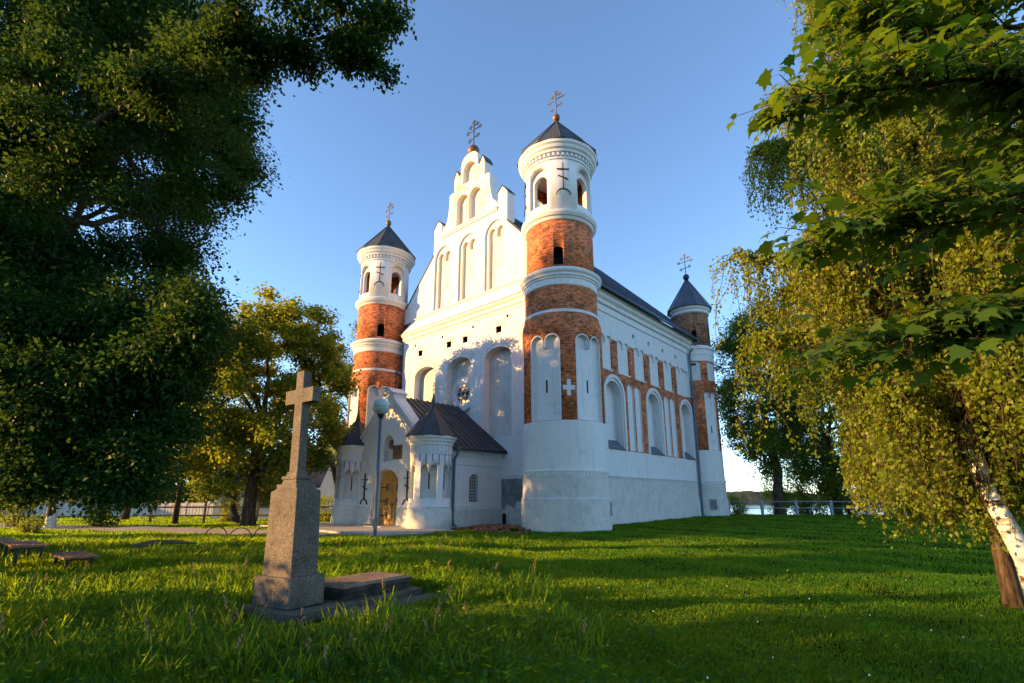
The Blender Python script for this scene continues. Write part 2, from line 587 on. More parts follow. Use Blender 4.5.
def dentil_ring(mb, R, z0, z1, n, frac, out, m, a0=0, a1=2 * pi):
    for k in range(n):
        a = a0 + (a1 - a0) * k / n
        w = (a1 - a0) / n * R * frac / 2
        P = radial(a)
        vs = [P(u, z, d) for z in (z0, z1) for d in (R - 0.05, R + out) for u in (-w, w)]
        mb.add(vs, [(0, 2, 3, 1), (4, 5, 7, 6), (0, 1, 5, 4), (2, 6, 7, 3), (0, 4, 6, 2), (1, 3, 7, 5)], m)

# ------------------------------------------------------------------ terrain
def ground_z(x, y):
    p = Vector((x, y, 0)) - T0
    a = p.x * D.x + p.y * D.y
    z = -0.15 + 0.0125 * min(max(a + 4, 0), 24)
    z += 0.03 * sin(x * 0.9 + 1.3) * sin(y * 0.7) + 0.02 * sin(x * 2.3 + y * 1.7)
    # the bank down to the lake, beyond the lawn on the right
    t = (y - 44) * 0.92 + (x - 14) * 0.25
    s = min(max((x + 2) / 10, 0), 1)
    if t > 0 and s > 0:
        z -= s * 4.2 * min(t / 26, 1) ** 1.2
    return z

def build_ground():
    vs, fs = [], []
    xs = list(np.concatenate([np.linspace(-1500, -120, 8)[:-1], np.linspace(-120, -30, 19)[:-1], np.linspace(-30, 30, 81)[:-1], np.linspace(30, 120, 31)[:-1], np.linspace(120, 1500, 8)]))
    ys = list(np.concatenate([np.linspace(-600, -20, 6)[:-1], np.linspace(-20, 60, 101)[:-1], np.linspace(60, 120, 31)[:-1], np.linspace(120, 1500, 8)]))
    for y in ys:
        for x in xs:
            vs.append((x, y, ground_z(x, y)))
    nx = len(xs)
    for j in range(len(ys) - 1):
        for i in range(nx - 1):
            fs.append((j * nx + i, j * nx + i + 1, (j + 1) * nx + i + 1, (j + 1) * nx + i))
    mb = MB()
    mb.add(vs, fs, 'ground', True)
    o = mb.build("ground", normals=False)
    tag(o, kind='structure')
build_ground()

mb = MB()
mb.add([(-200, 60, -3.0), (1400, 60, -3.0), (1400, 1400, -3.0), (-200, 1400, -3.0)], [(0, 1, 2, 3)], 'water')
tag(mb.build("lake", normals=False), kind='structure')

# ------------------------------------------------------------------ far shore and far woods
def ridge(name, x0, x1, y, zb, h, m, seed, n=160, depth=30, step=None):
    r = random.Random(seed)
    vs, fs = [], []
    for i in range(n + 1):
        x = x0 + (x1 - x0) * i / n
        hh = h * (0.8 + 0.12 * sin(i * 0.21) + 0.1 * r.random())
        vs += [(x, y, zb), (x, y + depth * 0.3, zb + hh * 0.9), (x, y + depth * 0.6, zb + hh), (x, y + depth, zb)]
    for i in range(n):
        for k in range(3):
            fs.append((i * 4 + k, i * 4 + 4 + k, i * 4 + 5 + k, i * 4 + 1 + k))
    mb = MB()
    mb.add(vs, fs, m)
    return mb.build(name, normals=False)
MAT['farwood'] = mat_simple("far_woodland", (0.035, 0.05, 0.035), 1.0, 0, 0.3, 0.1, 0)
tag(ridge("far_shore_wood", 60, 700, 420, -3.2, 11.5, 'farwood', 3), None, None, None, 'stuff')
bpy.data.objects["far_shore_wood"]['label'] = "dark wooded shore across the lake"
bpy.data.objects["far_shore_wood"]['category'] = "wood"
tag(ridge("far_woodland", -620, 20, 240, -0.5, 11, 'farwood', 5), "distant dark line of trees behind the village on the left", "wood", None, 'stuff')

# ------------------------------------------------------------------ church
church = empty("church", T0, radians(90) - PSI,
               "white fortified church with red brick banded round towers and a tall stepped gable", "church")
PF = lambda u, w, d: (d, u, w)     # facade: u = y, d = x
PS = lambda u, w, d: (u, d, w)     # side wall: u = x, d = y
YC = 9.25                          # middle of the facade
YT = 18.5                          # far facade tower
LX = 18.7                          # rear tower

def dentil_row(mb, P, u0, u1, z0, z1, d_face, out, step, m):
    n = int((u1 - u0) / step)
    for i in range(n):
        a = u0 + (i + 0.25) * step
        vs = [P(u, w, d) for w in (z0, z1) for d in (d_face - out, d_face + 0.03) for u in (a, a + step * 0.5)]
        mb.add(vs, [(0, 2, 3, 1), (4, 5, 7, 6), (0, 1, 5, 4), (2, 6, 7, 3), (0, 4, 6, 2), (1, 3, 7, 5)], m)

def profile_bar(mb, prof, a0, a1, P, m):
    """extrude a closed (d, z) profile along u from a0 to a1"""
    n = len(prof)
    vs = [P(a0, z, d) for d, z in prof] + [P(a1, z, d) for d, z in prof]
    fs = [(i, (i + 1) % n, n + (i + 1) % n, n + i) for i in range(n)]
    tris = geometry.tessellate_polygon([[Vector((d, z, 0)) for d, z in prof]])
    fs += [tuple(t) for t in tris] + [tuple(n + i for i in reversed(t)) for t in tris]
    mb.add(vs, fs, m)

# ---- side wall (facing right in the picture)
def side_wall():
    wins = [(5.05, 2.55), (10.45, 2.55), (15.85, 2.5)]
    ZW0, ZW1 = 4.36, 8.95
    # inner wall with the deep window niches
    mb = MB()
    holes = [arch_poly(c, w - 0.55, ZW0 + 0.02, ZW1 - 0.3) for c, w in wins]
    rounds = [(7.93, 12.28), (10.18, 12.26), (12.4, 12.24), (14.6, 12.24)]
    hole_r = [arc(c, z, 0.17, 0, 2 * pi * 11 / 12, 11) for c, z in rounds]
    mb.prism(rect(0.4, LX + 0.3, -0.6, 13.9), holes + [[(x, z) for x, z in h] for h in hole_r], 0.0, 0.5, PS, 'plaster')
    mb.box(0.4, LX + 0.3, 0.5, 0.75, -0.6, 13.9, 'plaster')
    wall = mb.build("side_wall", church)
    # plaster front skin: bottom zone and upper zone with scalloped lower edge
    mb = MB()
    low = rect(0.3, LX, 2.74, 4.34)
    mb.prism(low, [], -0.12, -0.001, PS, 'plaster')
    niches = [4.27, 6.48, 8.68, 10.9, 13.12, 15.3]
    top = [(LX, 14.0), (1.2, 14.0), (1.2, 11.4)]
    zt, wn_ = 11.55, 1.5
    for c in niches:
        h = wn_ / 2
        r = (h - 0.07) / 2
        zs = zt - r
        top += [(c - h, 11.4), ]
        top += list(reversed(arc(c - 0.07 - r, zs, r, 0, pi, 8)))
        top += [(c - 0.07, zs - 0.16), (c + 0.07, zs - 0.16)]
        top += list(reversed(arc(c + 0.07 + r, zs, r, 0, pi, 8)))
        top += [(c + h, 11.4)]
    top += [(16.75, 11.4), (16.75, 9.34), (LX, 9.34)]
    mb.prism(top, [arc(c, z, 0.17, 0, 2 * pi * 11 / 12, 11) for c, z in rounds], -0.12, -0.001, PS, 'plaster')
    for c in niches:       # white back and sill of the upper niches
        mb.box(c - wn_ / 2 - 0.02, c + wn_ / 2 + 0.02, -0.13, -0.002, 9.24, 9.345, 'plaster')
    dentil_row(mb, PS, 0.5, LX, 2.58, 2.74, -0.12, 0.045, 0.24, 'plaster')
    mb.box(0.5, LX, -0.165, 0.0, 2.74, 2.80, 'plaster')
    mb.build("plaster_facing", wall)
    mb = MB()
    mb.box(0.3, LX, -0.13, -0.001, 1.44, 2.6, 'plinth')
    mb.box(0.3, LX, -0.2, -0.001, -0.6, 1.44, 'plinth')
    mb.build("plinth", wall)
    # brick facing
    mb = MB()
    out = [(2.0, 4.345), (17.6, 4.345), (17.6, 9.32), (16.06, 9.32)]
    up = []
    edges = [(n - 0.75, n + 0.75) for n in niches]
    for i in range(len(niches) - 1, 0, -1):
        a = edges[i][0]
        b = edges[i - 1][1]
        up += [(a, 9.235), (a, 11.38), (b, 11.38), (b, 9.235)]
    up = [(edges[-1][1], 9.235)] + up + [(edges[0][0], 9.235), (2.0, 9.235)]
    out = [(2.0, 4.345), (17.6, 4.345), (17.6, 9.30), (edges[-1][1] + 0.02, 9.30)] + up
    holes = [arch_poly(c, w + 0.0, 4.40, ZW1 + 0.10) for c, w in wins]
    tw = []
    for c in (7.62, 12.95):
        for s in (-1, 1):
            tw.append(arch_poly(c + s * 0.49, 0.80, 4.40, 8.78))
    mb.prism(out, holes + tw, -0.10, -0.001, PS, 'brick_wall', m_hole='plaster')
    mb.build("brick_facing", wall)
    # white window surrounds
    for c, w in wins:
        mb = MB()
        ring = arch_poly(c, w, 4.36, ZW1 + 0.10)
        inner = arch_poly(c, w - 0.42, 4.40, ZW1 - 0.12)
        mb.prism(ring, [inner], -0.17, -0.002, PS, 'plaster')
        ring2 = arch_poly(c, w - 0.40, 4.38, ZW1 - 0.11)
        inner2 = arch_poly(c, w - 0.62, 4.42, ZW1 - 0.30)
        mb.prism(ring2, [inner2], -0.08, 0.3, PS, 'plaster')
        s = mb.build("window_niche", wall)
    for c, w in wins:
        mb = MB()
        h = w / 2 - 0.31
        vs = [PS(c - h, 4.40, -0.21), PS(c + h, 4.40, -0.21), PS(c + h, 5.0, 0.48), PS(c - h, 5.0, 0.48),
              PS(c - h, 4.36, -0.21), PS(c + h, 4.36, -0.21), PS(c + h, 4.36, 0.48), PS(c - h, 4.36, 0.48)]
        mb.add(vs, [(0, 1, 2, 3), (4, 5, 1, 0), (5, 6, 2, 1), (7, 4, 0, 3), (4, 7, 6, 5), (6, 7, 3, 2)], 'slate')
        mb.build("sill_sheet", wall)
    # eaves cornice
    mb = MB()
    prof = [(0, 13.0), (-0.19, 13.0), (-0.19, 13.14), (-0.15, 13.16), (-0.15, 13.42), (-0.30, 13.50), (-0.30, 13.72),
            (-0.48, 13.86), (-0.48, 14.02), (-0.62, 14.16), (-0.62, 14.24), (0, 14.24)]
    profile_bar(mb, prof, 1.2, LX + 0.2, PS, 'plaster')
    mb.build("eaves_cornice", wall)
    return wall
side_wall()

# other two walls, never seen from the front but closing the nave
mb = MB()
mb.box(0.9, LX + 0.3, YT - 0.5, YT, -0.6, 14.2, 'plaster')
mb.build("north_wall", church)
mb = MB()
mb.prism([(0, -0.6), (YT, -0.6), (YT, 14.2), (YC, 24.0), (0, 14.2)], [], LX - 0.1, LX + 0.3, PF, 'plaster')
mb.build("rear_wall", church)

# ---- facade
XF = 0.35
def facade():
    y0, y1 = 2.0, 15.75
    mb = MB()
    holes = []
    for k in (-1, 0, 1):
        holes.append(arch_poly(YC + 3.72 * k, 2.45, 5.1 if k == -1 else 3.4, 10.98, 0.72))
    put = [5.42, 8.62, 10.32, 13.6]
    sq = [rect(c - 0.24, c + 0.24, 11.92, 12.36) for c in put]
    sm = [rect(c - 0.09, c + 0.09, 12.78, 12.98) for c in (4.65, 7.86, 11.1, 14.3)]
    mb.prism(rect(y0, y1, 2.74, 13.3), holes, XF, XF + 0.55, PF, 'plaster')
    wall = mb.build("facade_wall", church)
    cut = []
    for s in sq + sm:
        c = MB()
        c.prism(s, [], XF - 0.2, XF + 0.45, PF, 'dark')
        cut.append(c)
    boolean_cut(wall, cut)
    mb = MB()
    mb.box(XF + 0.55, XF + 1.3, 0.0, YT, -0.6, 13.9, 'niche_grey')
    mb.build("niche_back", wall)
    mb = MB()
    mb.box(XF - 0.0, XF + 0.56, y0, y1, 1.44, 2.74, 'plaster')
    mb.box(XF - 0.07, XF + 0.56, y0, y1, -0.6, 1.44, 'plinth')
    dentil_row(mb, PF, y0, y1, 2.60, 2.76, XF, 0.05, 0.24, 'plaster')
    mb.box(XF - 0.06, XF + 0.1, y0, y1, 2.76, 2.82, 'plaster')
    mb.build("plinth", wall)
    # cement patch and little base vent
    mb = MB()
    r = random.Random(4)
    pts = [(2.2, 2.58), (5.03, 2.58)]
    lower = []
    for i in range(15):
        y = 5.03 - 2.83 * i / 14
        lower.append((y, 0.98 + 0.35 * r.random() - 0.25 * (i % 4 == 1)))
    mb.prism([(2.2, 2.56)] + [(2.2, 1.0)] + lower[::-1][1:] + [(5.03, 2.56)], [], XF - 0.085, XF - 0.0, PF, 'patch')
    mb.build("cement_patch", wall)
    mb = MB()
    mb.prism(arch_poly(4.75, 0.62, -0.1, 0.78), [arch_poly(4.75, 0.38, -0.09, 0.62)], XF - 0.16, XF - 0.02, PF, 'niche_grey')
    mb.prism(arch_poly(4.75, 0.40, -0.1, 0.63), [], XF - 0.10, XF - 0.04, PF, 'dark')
    mb.build("base_vent", wall)
    # voussoirs above niches and put-log holes: slim raised bricks
    def vous(cy, cz, r0, r1, a0, a1, n, ry=1.0):
        mb = MB()
        for i in range(n):
            a = a0 + (a1 - a0) * (i + 0.5) / n
            da = (a1 - a0) / n * 0.36
            q = [(cy + rr * cos(t), cz + rr * sin(t) * ry) for rr, t in ((r0, a - da), (r1, a - da), (r1, a + da), (r0, a + da))]
            mb.prism(q, [], XF - 0.035, XF + 0.01, PF, 'plaster')
        mb.build("arch_voussoirs", wall)
    for k in (-1, 0, 1):
        vous(YC + 3.72 * k, 10.26, 1.30, 1.85, radians(28), radians(152), 15, 0.72)
    for c in put:
        vous(c, 12.0, 0.40, 0.72, radians(35), radians(145), 6)

    # round window in the middle niche
    mb = MB()
    xb = XF + 0.55
    ring = arc(YC, 8.45, 1.22, 0, 2 * pi * 31 / 32, 31)
    inn = arc(YC, 8.45, 0.80, 0, 2 * pi * 31 / 32, 31)
    mb.prism(ring, [inn], xb - 0.12, xb - 0.002, PF, 'plaster')
    ring = arc(YC, 8.45, 0.80, 0, 2 * pi * 31 / 32, 31)
    inn = arc(YC, 8.45, 0.62, 0, 2 * pi * 31 / 32, 31)
    mb.prism(ring, [inn], xb - 0.05, xb - 0.003, PF, 'plaster')
    w = mb.build("round_window", church)
    mb = MB()
    mb.prism(arc(YC, 8.45, 0.63, 0, 2 * pi * 31 / 32, 31), [], xb - 0.03, xb - 0.004, PF, 'glass')
    mb.build("pane", w)
    mb = MB()
    for dy in (-0.2, 0.2):
        mb.box(xb - 0.06, xb - 0.02, YC + dy - 0.02, YC + dy + 0.02, 7.87, 9.03, 'white_fence')
    for dz in (-0.18, 0.18):
        mb.box(xb - 0.07, xb - 0.03, YC - 0.6, YC + 0.6, 8.45 + dz - 0.02, 8.45 + dz + 0.02, 'white_fence')
    mb.build("glazing_bar", w)
    # cornice and sloped weathering to the foot of the gable
    mb = MB()
    prof = [(XF + 0.1, 13.25), (XF - 0.05, 13.25), (XF - 0.05, 13.42), (XF - 0.16, 13.50), (XF - 0.16, 13.70), (XF - 0.32, 13.84),
            (XF - 0.32, 13.98), (0.92, 15.25), (0.86, 15.33), (1.2, 15.45), (1.4, 13.25)]
    profile_bar(mb, prof, y0, y1, PF, 'plaster')
    mb.build("facade_cornice", wall)
    mb = MB()
    mb.box(XF - 0.36, XF - 0.30, y0 - 0.02, y1 + 0.02, 13.985, 14.02, 'copper')
    mb.box(0.80, 0.94, y0 - 0.02, y1 + 0.02, 15.34, 15.40, 'cream')
    mb.build("cornice_flashing", wall)
    return wall
facade()

# ---- gable
XG = 0.95
def gable():
    half = [(0.30, 27.72), (0.62, 27.58), (0.86, 27.30), (0.97, 26.9), (0.98, 26.2), (1.22, 26.2), (1.22, 26.3), (1.46, 26.72),
            (1.70, 26.2), (1.70, 24.95), (1.80, 24.95), (1.93, 25.0), (2.24, 24.85), (2.26, 23.8), (2.36, 23.1), (2.56, 22.55), (2.9, 22.2), (3.1, 21.9),
            (3.1, 22.75), (3.53, 23.15), (3.98, 22.6), (3.98, 20.2)]
    foot = [(7.55, 16.3), (7.9, 15.3)]
    right = [(YC - w, z) for w, z in half + foot]
    left = [(YC + w, z) for w, z in half + [(5.2, 18.95), (6.6, 17.35), (7.75, 16.2), (7.9, 15.3)]]
    outline = right[::-1] + left
    outline = outline[::-1]
    mb = MB()
    big = [arch_poly(YC + 2.8 * k, 2.0, 15.55, 20.75) for k in (-1, 0, 1)]
    two = [twin_poly(YC + 2.8 * k, 1.42, 15.6, 20.25, 0.12, 0.35) for k in (-1, 0, 1)]
    upn = [arch_poly(YC + q, 1.28, 21.75, 24.35) for q in (-0.70, 0.70)] + [arch_poly(YC, 1.36, 25.2, 26.95)]
    mb.prism(outline, big + upn, XG, XG + 0.14, PF, 'plaster')
    mb.prism(outline, two + upn, XG + 0.141, XG + 0.36, PF, 'plaster', m_hole='cream')
    mb.prism(outline, [], XG + 0.361, XG + 0.8, PF, 'cream', m_side='plaster')  # niche backs in cream: warm sunlit tone put into the colour
    g = mb.build("gable", church)
    for k in (-1, 0, 1):
        mb = MB()
        mb.prism(arch_poly(YC + 2.8 * k - 0.42, 0.55, 15.57, 17.0), [], XG + 0.12, XG + 0.34, PF, 'plaster')
        mb.build("lancet_step", g)
    mb = MB()
    up = [(2.2, 21.72), (2.2, 24.9), (1.66, 24.92), (1.66, 26.2), (1.46, 26.6), (1.25, 26.15), (0.94, 26.15), (0.94, 25.0)]
    hol = [arch_poly(YC + s, 1.30, 21.74, 24.36) for s in (-0.70, 0.70)] + [arch_poly(YC, 1.38, 25.18, 26.97)]
    top = [(0.94, 26.9), (0.83, 27.25), (0.6, 27.52), (0.28, 27.66)]
    o2 = [(YC + w, z) for w, z in up[:7] + top] + [(YC - w, z) for w, z in (up[:7] + top)[::-1]]
    mb.prism(o2, hol, XG - 0.03, XG - 0.002, PF, 'worn')
    mb.build("peeling_facing", g)
    mb = MB()
    mb.box(XG - 0.10, XG + 0.02, YC - 3.08, YC + 3.08, 21.42, 21.60, 'plaster')
    mb.box(XG - 0.16, XG + 0.02, YC - 3.08, YC + 3.08, 21.60, 21.71, 'plaster')
    mb.build("ledge", g)
    for s in (-1, 1):
        for a, b in (((3.04, 22.74), (3.53, 23.22)), ((3.53, 23.22), (4.05, 22.58)), ((1.18, 26.34), (1.46, 26.79)), ((1.46, 26.79), (1.76, 26.18))):
            mb = MB()
            p = [(YC + s * a[0], a[1]), (YC + s * b[0], b[1]), (YC + s * b[0], b[1] + 0.05), (YC + s * a[0], a[1] + 0.05)]
            mb.prism(p, [], XG - 0.04, XG + 0.86, PF, 'roof')
            mb.build("coping", g)
        mb = MB()
        p = [(YC + s * 3.99, 20.22), (YC + s * 7.3, 16.62), (YC + s * 7.36, 16.68), (YC + s * 3.99, 20.36)]
        mb.prism(p, [], XG - 0.05, XG + 0.86, PF, 'roof')
        mb.build("coping", g)
    return g
gab = gable()

def ortho_cross(mb, base, h, m, ax=(0, 1, 0), rod=0.05, ends=True):
    """three-barred cross with ring-shaped trefoil ends"""
    ax = Vector(ax)
    b = Vector(base)
    up = Vector((0, 0, 1))
    mb.tube([b, b + up * h], rod, m, 8)
    def bar(z, hw, tilt=0.0):
        p0 = b + up * (z - tilt) - ax * hw
        p1 = b + up * (z + tilt) + ax * hw
        mb.tube([p0, p1], rod * 0.85, m, 6)
        if ends:
            for p, s in ((p0, -1), (p1, 1)):
                q = p + ax * s * rod * 1.6
                mb.torus(q, rod * 2.1, rod * 0.75, ax, up, m, 10, 5)
                for dz in (-1, 1):
                    mb.torus(p + up * dz * rod * 2.6 - ax * s * rod * 0.6, rod * 1.5, rod * 0.6, ax, up, m, 8, 5)
    bar(h * 0.66, h * 0.30)
    bar(h * 0.84, h * 0.17)
    bar(h * 0.34, h * 0.20, -h * 0.03)
    if ends:
        t = b + up * (h + rod)
        mb.torus(t, rod * 2.1, rod * 0.75, ax, up, m, 10, 5)
        for s in (-1, 1):
            mb.torus(t - up * rod * 2 + ax * s * rod * 3.0, rod * 1.5, rod * 0.6, ax, up, m, 8, 5)

mb = MB()
mb.lathe([(0.30, 27.55), (0.30, 27.72), (0.2, 27.76)], 'copper', 24)
mb.sphere((0, 0, 28.12), 0.47, 'copper', 24, 14)
fin = mb.build("finial_ball", gab, (XG + 0.4, YC, 0))
mb = MB()
ortho_cross(mb, (0, 0, 28.55), 2.3, 'iron', rod=0.045)
mb.build("finial_cross", gab, (XG + 0.4, YC, 0))

# ---- nave roof
def nave_roof():
    mb = MB()
    sl = (24.4 - 14.33) / (YC + 0.85)
    for s in (-1, 1):
        ye, yr = (-0.85, YC) if s < 0 else (YT + 0.85, YC)
        x0, x1 = 1.70, 19.35
        th = 0.14
        vs = [(x0, ye, 14.28), (x1, ye, 14.28), (x1, yr, 24.4), (x0, yr, 24.4),
              (x0, ye, 14.28 - th), (x1, ye, 14.28 - th), (x1, yr, 24.4 - th), (x0, yr, 24.4 - th)]
        mb.add(vs, [(0, 1, 2, 3), (7, 6, 5, 4), (0, 4, 5, 1), (1, 5, 6, 2), (2, 6, 7, 3), (3, 7, 4, 0)], 'roofblue')
        n = 34
        for i in range(n + 1):
            x = x0 + 0.03 + (x1 - x0 - 0.06) * i / n
            d = 0.02
            q = [(x - d, ye, 14.28), (x + d, ye, 14.28), (x + d, yr, 24.4), (x - d, yr, 24.4)]
            vs = q + [(a, b, c + 0.06) for a, b, c in q]
            mb.add(vs, [(0, 1, 5, 4), (1, 2, 6, 5), (2, 3, 7, 6), (3, 0, 4, 7), (4, 5, 6, 7)], 'roofblue')
    r = mb.build("nave_roof", church)
    mb = MB()
    mb.tube([(1.7, -0.88, 14.22), (19.3, -0.88, 14.16)], 0.085, 'pipe', 8)
    mb.build("gutter", r)
    mb = MB()
    mb.tube([(17.6, -0.88, 14.12), (17.4, -0.80, 13.75), (17.05, -0.40, 13.2), (16.98, -0.30, 12.8), (16.98, -0.30, 0.45), (16.98, -0.36, 0.12), (16.98, -0.5, 0.05)], 0.085, 'pipe', 10)
    for z in (2.9, 5.4, 8.0, 10.6):
        mb.lathe([(0.105, z), (0.105, z + 0.07)], 'pipe', 10, c=(16.98, -0.30))
    mb.build("downpipe", church)
nave_roof()

# ---- round towers
def applied_cross(mb, P, zc, h, d, m, foot=True):
    t = 0.022
    mb.prism(rect(-t, t, zc - h / 2, zc + h / 2), [], d - 0.05, d + 0.05, P, m)
    mb.prism(rect(-h * 0.2, h * 0.2, zc + h * 0.24, zc + h * 0.24 + 2 * t), [], d - 0.03, d + 0.045, P, m)
    mb.prism([(-h * 0.17, zc + h * 0.0), (h * 0.17, zc - h * 0.14), (h * 0.17, zc - h * 0.14 + 2 * t), (-h * 0.17, zc + 2 * t)], [], d - 0.02, d + 0.047, P, m)
    if foot:
        o = arc(0, zc - h / 2 - h * 0.20, h * 0.24, radians(5), radians(175), 8)
        i = arc(0, zc - h / 2 - h * 0.20, h * 0.24 - 2 * t, radians(5), radians(175), 8)
        mb.prism(o + i[::-1], [], d - 0.02, d + 0.049, P, m)

def big_tower(loc, niches, slits, crosses, cone_m):
    mb = MB()
    mb.lathe([(2.36, -0.6, 'plinth'), (2.33, 1.42, 'plinth'), (2.27, 1.50, 'plinth'), (2.26, 2.56, 'plaster'), (2.25, 2.74, 'plaster'), (2.30, 2.745, 'plaster'),
              (2.30, 2.80, 'plaster'), (2.23, 2.83, 'plaster'), (2.23, 5.26, 'plaster')], 'plaster', 96)
    dentil_ring(mb, 2.25, 2.60, 2.745, 66, 0.5, 0.05, 'plaster')
    t = mb.build("tower", church, loc)
    # brick stage with white niches
    mb = MB()
    mb.lathe([(2.22, 5.26), (2.22, 10.62), (2.20, 10.74), (2.10, 10.98), (2.08, 11.05)], 'brick', 96)
    b = mb.build("brick_stage", t, weld=True)
    cut = []
    for th, w in niches:
        c = MB()
        c.prism(twin_poly(0, w, 5.28, 9.78, 0.14, 0.30), [], 1.94, 2.6, radial(th), 'plaster')
        cut.append(c)
    boolean_cut(b, cut)
    for th, w in niches:
        mb = MB()
        P = radial(th)
        mb.prism(rect(-0.05, 0.05, 6.75, 7.42), [], 1.90, 1.945, P, 'dark')
        mb.build("slit", t)
    for th, w in niches:                       # raised
        mb = MB()
        # raised white edging round each niche
        P = radial(th)
        o = twin_poly(0, w + 0.13, 5.27, 9.845, 0.03, 0.30)
        i = twin_poly(0, w, 5.28, 9.78, 0.14, 0.33)
        R = 2.225
        def PC(u, z, d, P=P):
            dd = sqrt(max(R * R - u * u, 0.01)) + d
            return P(u, z, dd)
        n = len(o)
        for k in range(1, n - 0):
            j = (k + 1) % n
            if k == 0:
                continue
            q = [PC(*o[k], 0.015), PC(*o[j], 0.015), PC(*i[j], 0.015), PC(*i[k], 0.015)]
            if j == 0:
                pass
            if k in (0,):
                continue
            mb.add(q, [(0, 1, 2, 3)], 'plaster')
        mb.build("niche_edging", t)
    # upper bands
    mb = MB()
    mb.lathe([(2.06, 11.03), (2.12, 11.06), (2.12, 11.22), (2.06, 11.25)], 'plaster', 96)
    mb.build("string_course", t)
    mb = MB()
    mb.lathe([(2.05, 11.2), (2.05, 12.66)], 'brick', 96)
    mb.build("brick_band", t)
    mb = MB()
    mb.lathe([(2.06, 12.62), (2.09, 12.66), (2.09, 13.0), (2.14, 13.02), (2.16, 13.12), (2.22, 13.14), (2.24, 13.26), (2.34, 13.36), (2.36, 13.44),
              (2.36, 13.50), (2.2, 13.62), (2.0, 13.70)], 'plaster', 96)
    mb.build("white_belt", t)
    mb = MB()
    mb.lathe([(1.97, 13.6), (1.95, 16.62)], 'brick', 96)
    bb = mb.build("brick_band", t, weld=True)
    cut = []
    for th in slits:
        c = MB()
        c.prism(arch_poly(0, 0.52, 13.85, 14.9, 0.12), [], 1.2, 2.4, radial(th), 'dark')
        cut.append(c)
    boolean_cut(bb, cut)
    mb = MB()
    mb.lathe([(1.96, 16.58), (2.00, 16.60), (2.08, 16.76), (2.14, 16.78), (2.22, 16.92), (2.24, 17.0), (2.24, 17.06), (2.02, 17.2), (1.9, 17.25)], 'plaster', 96)
    mb.build("white_belt", t)
    # belfry drum, hollow
    mb = MB()
    n = 96
    mb.lathe([(1.98, 17.1, 'plaster'), (1.96, 20.9, 'brick'), (1.5, 20.9, 'brick'), (1.5, 17.1, 'brick'), (1.98, 17.1, 'brick')], 'plaster', n, caps=False)
    d = mb.build("belfry", t, weld=True)
    cut = []
    for k in range(4):
        P = radial(k * pi / 2)
        c = MB()
        c.prism(arch_poly(0, 1.36, 17.62, 20.12), [], 1.70, 2.6, P, 'plaster')
        cut.append(c)
    boolean_cut(d, cut)
    cut = []
    for k in range(4):
        P = radial(k * pi / 2)
        c = MB()
        c.prism(arch_poly(0, 0.95, 17.63, 19.7), [], 1.2, 2.6, P, 'plaster')
        cut.append(c)
    boolean_cut(d, cut)
    for th in crosses:
        mb = MB()
        applied_cross(mb, radial(th), 19.3, 1.75, 1.99, 'iron')
        mb.build("wall_cross", t)
    # cornice with dentils
    mb = MB()
    mb.lathe([(1.97, 20.42), (2.02, 20.44), (2.02, 20.56), (2.0, 20.58), (2.0, 20.80), (2.14, 20.84), (2.17, 20.98), (2.27, 21.06), (2.32, 21.22), (2.40, 21.30), (2.42, 21.48), (2.3, 21.52)], 'plaster', 96)
    dentil_ring(mb, 2.0, 20.60, 20.80, 48, 0.5, 0.10, 'plaster')
    mb.build("cornice", t)
    mb = MB()
    ph = radians(11)
    mb.lathe([(1.6, 21.50), (2.50, 21.46), (2.52, 21.52), (0.10, 24.55), (0.0, 24.62)], cone_m, 12, smooth=False, ph=ph)
    for k in range(12):
        a = ph + 2 * pi * k / 12
        mb.tube([(2.52 * cos(a), 2.52 * sin(a), 21.53), (0.12 * cos(a), 0.12 * sin(a), 24.55)], 0.028, cone_m, 5)
    mb.build("cone_roof", t)
    mb = MB()
    mb.lathe([(0.16, 24.38), (0.10, 24.62), (0.16, 24.68)], 'copper', 16)
    mb.sphere((0, 0, 24.90), 0.24, 'copper', 18, 12, 1.12)
    mb.build("finial_ball", t)
    mb = MB()
    ortho_cross(mb, (0, 0, 25.12), 1.75, 'gilt', rod=0.034)
    mb.build("finial_cross", t)
    return t

rd = radians
near = big_tower((-0.08, 0.09, 0), [(rd(-102.9), 1.6), (rd(-168.9), 1.6), (rd(-234.9), 1.6)], [rd(-146), rd(30)], [rd(-135), rd(-225)], 'roof')
# white brick cross between the niches of the nearest tower
mb = MB()
P = radial(rd(-135.9))
for q in (rect(-0.10, 0.10, 6.5, 7.35), rect(-0.31, 0.31, 6.80, 7.04)):
    mb.prism(q, [], 2.15, 2.245 + (0.004 if len(q) and q[0][0] < -0.3 else 0), P, 'plaster')
mb.build("inlaid_cross", near)
mb = MB()
P = radial(rd(-69))
mb.prism(rect(-0.2, 0.2, 0.55, 1.32), [], 2.2, 2.37, P, 'niche_grey')
mb.prism(rect(-0.16, 0.16, 0.60, 1.27), [], 2.2, 2.385, P, 'patch')
mb.build("vent_grille", near)
big_tower((0, YT, 0), [(rd(-120.5), 1.55), (rd(-183), 1.55), (rd(-58), 1.55)], [rd(-125)], [rd(-135), rd(135)], 'roof')

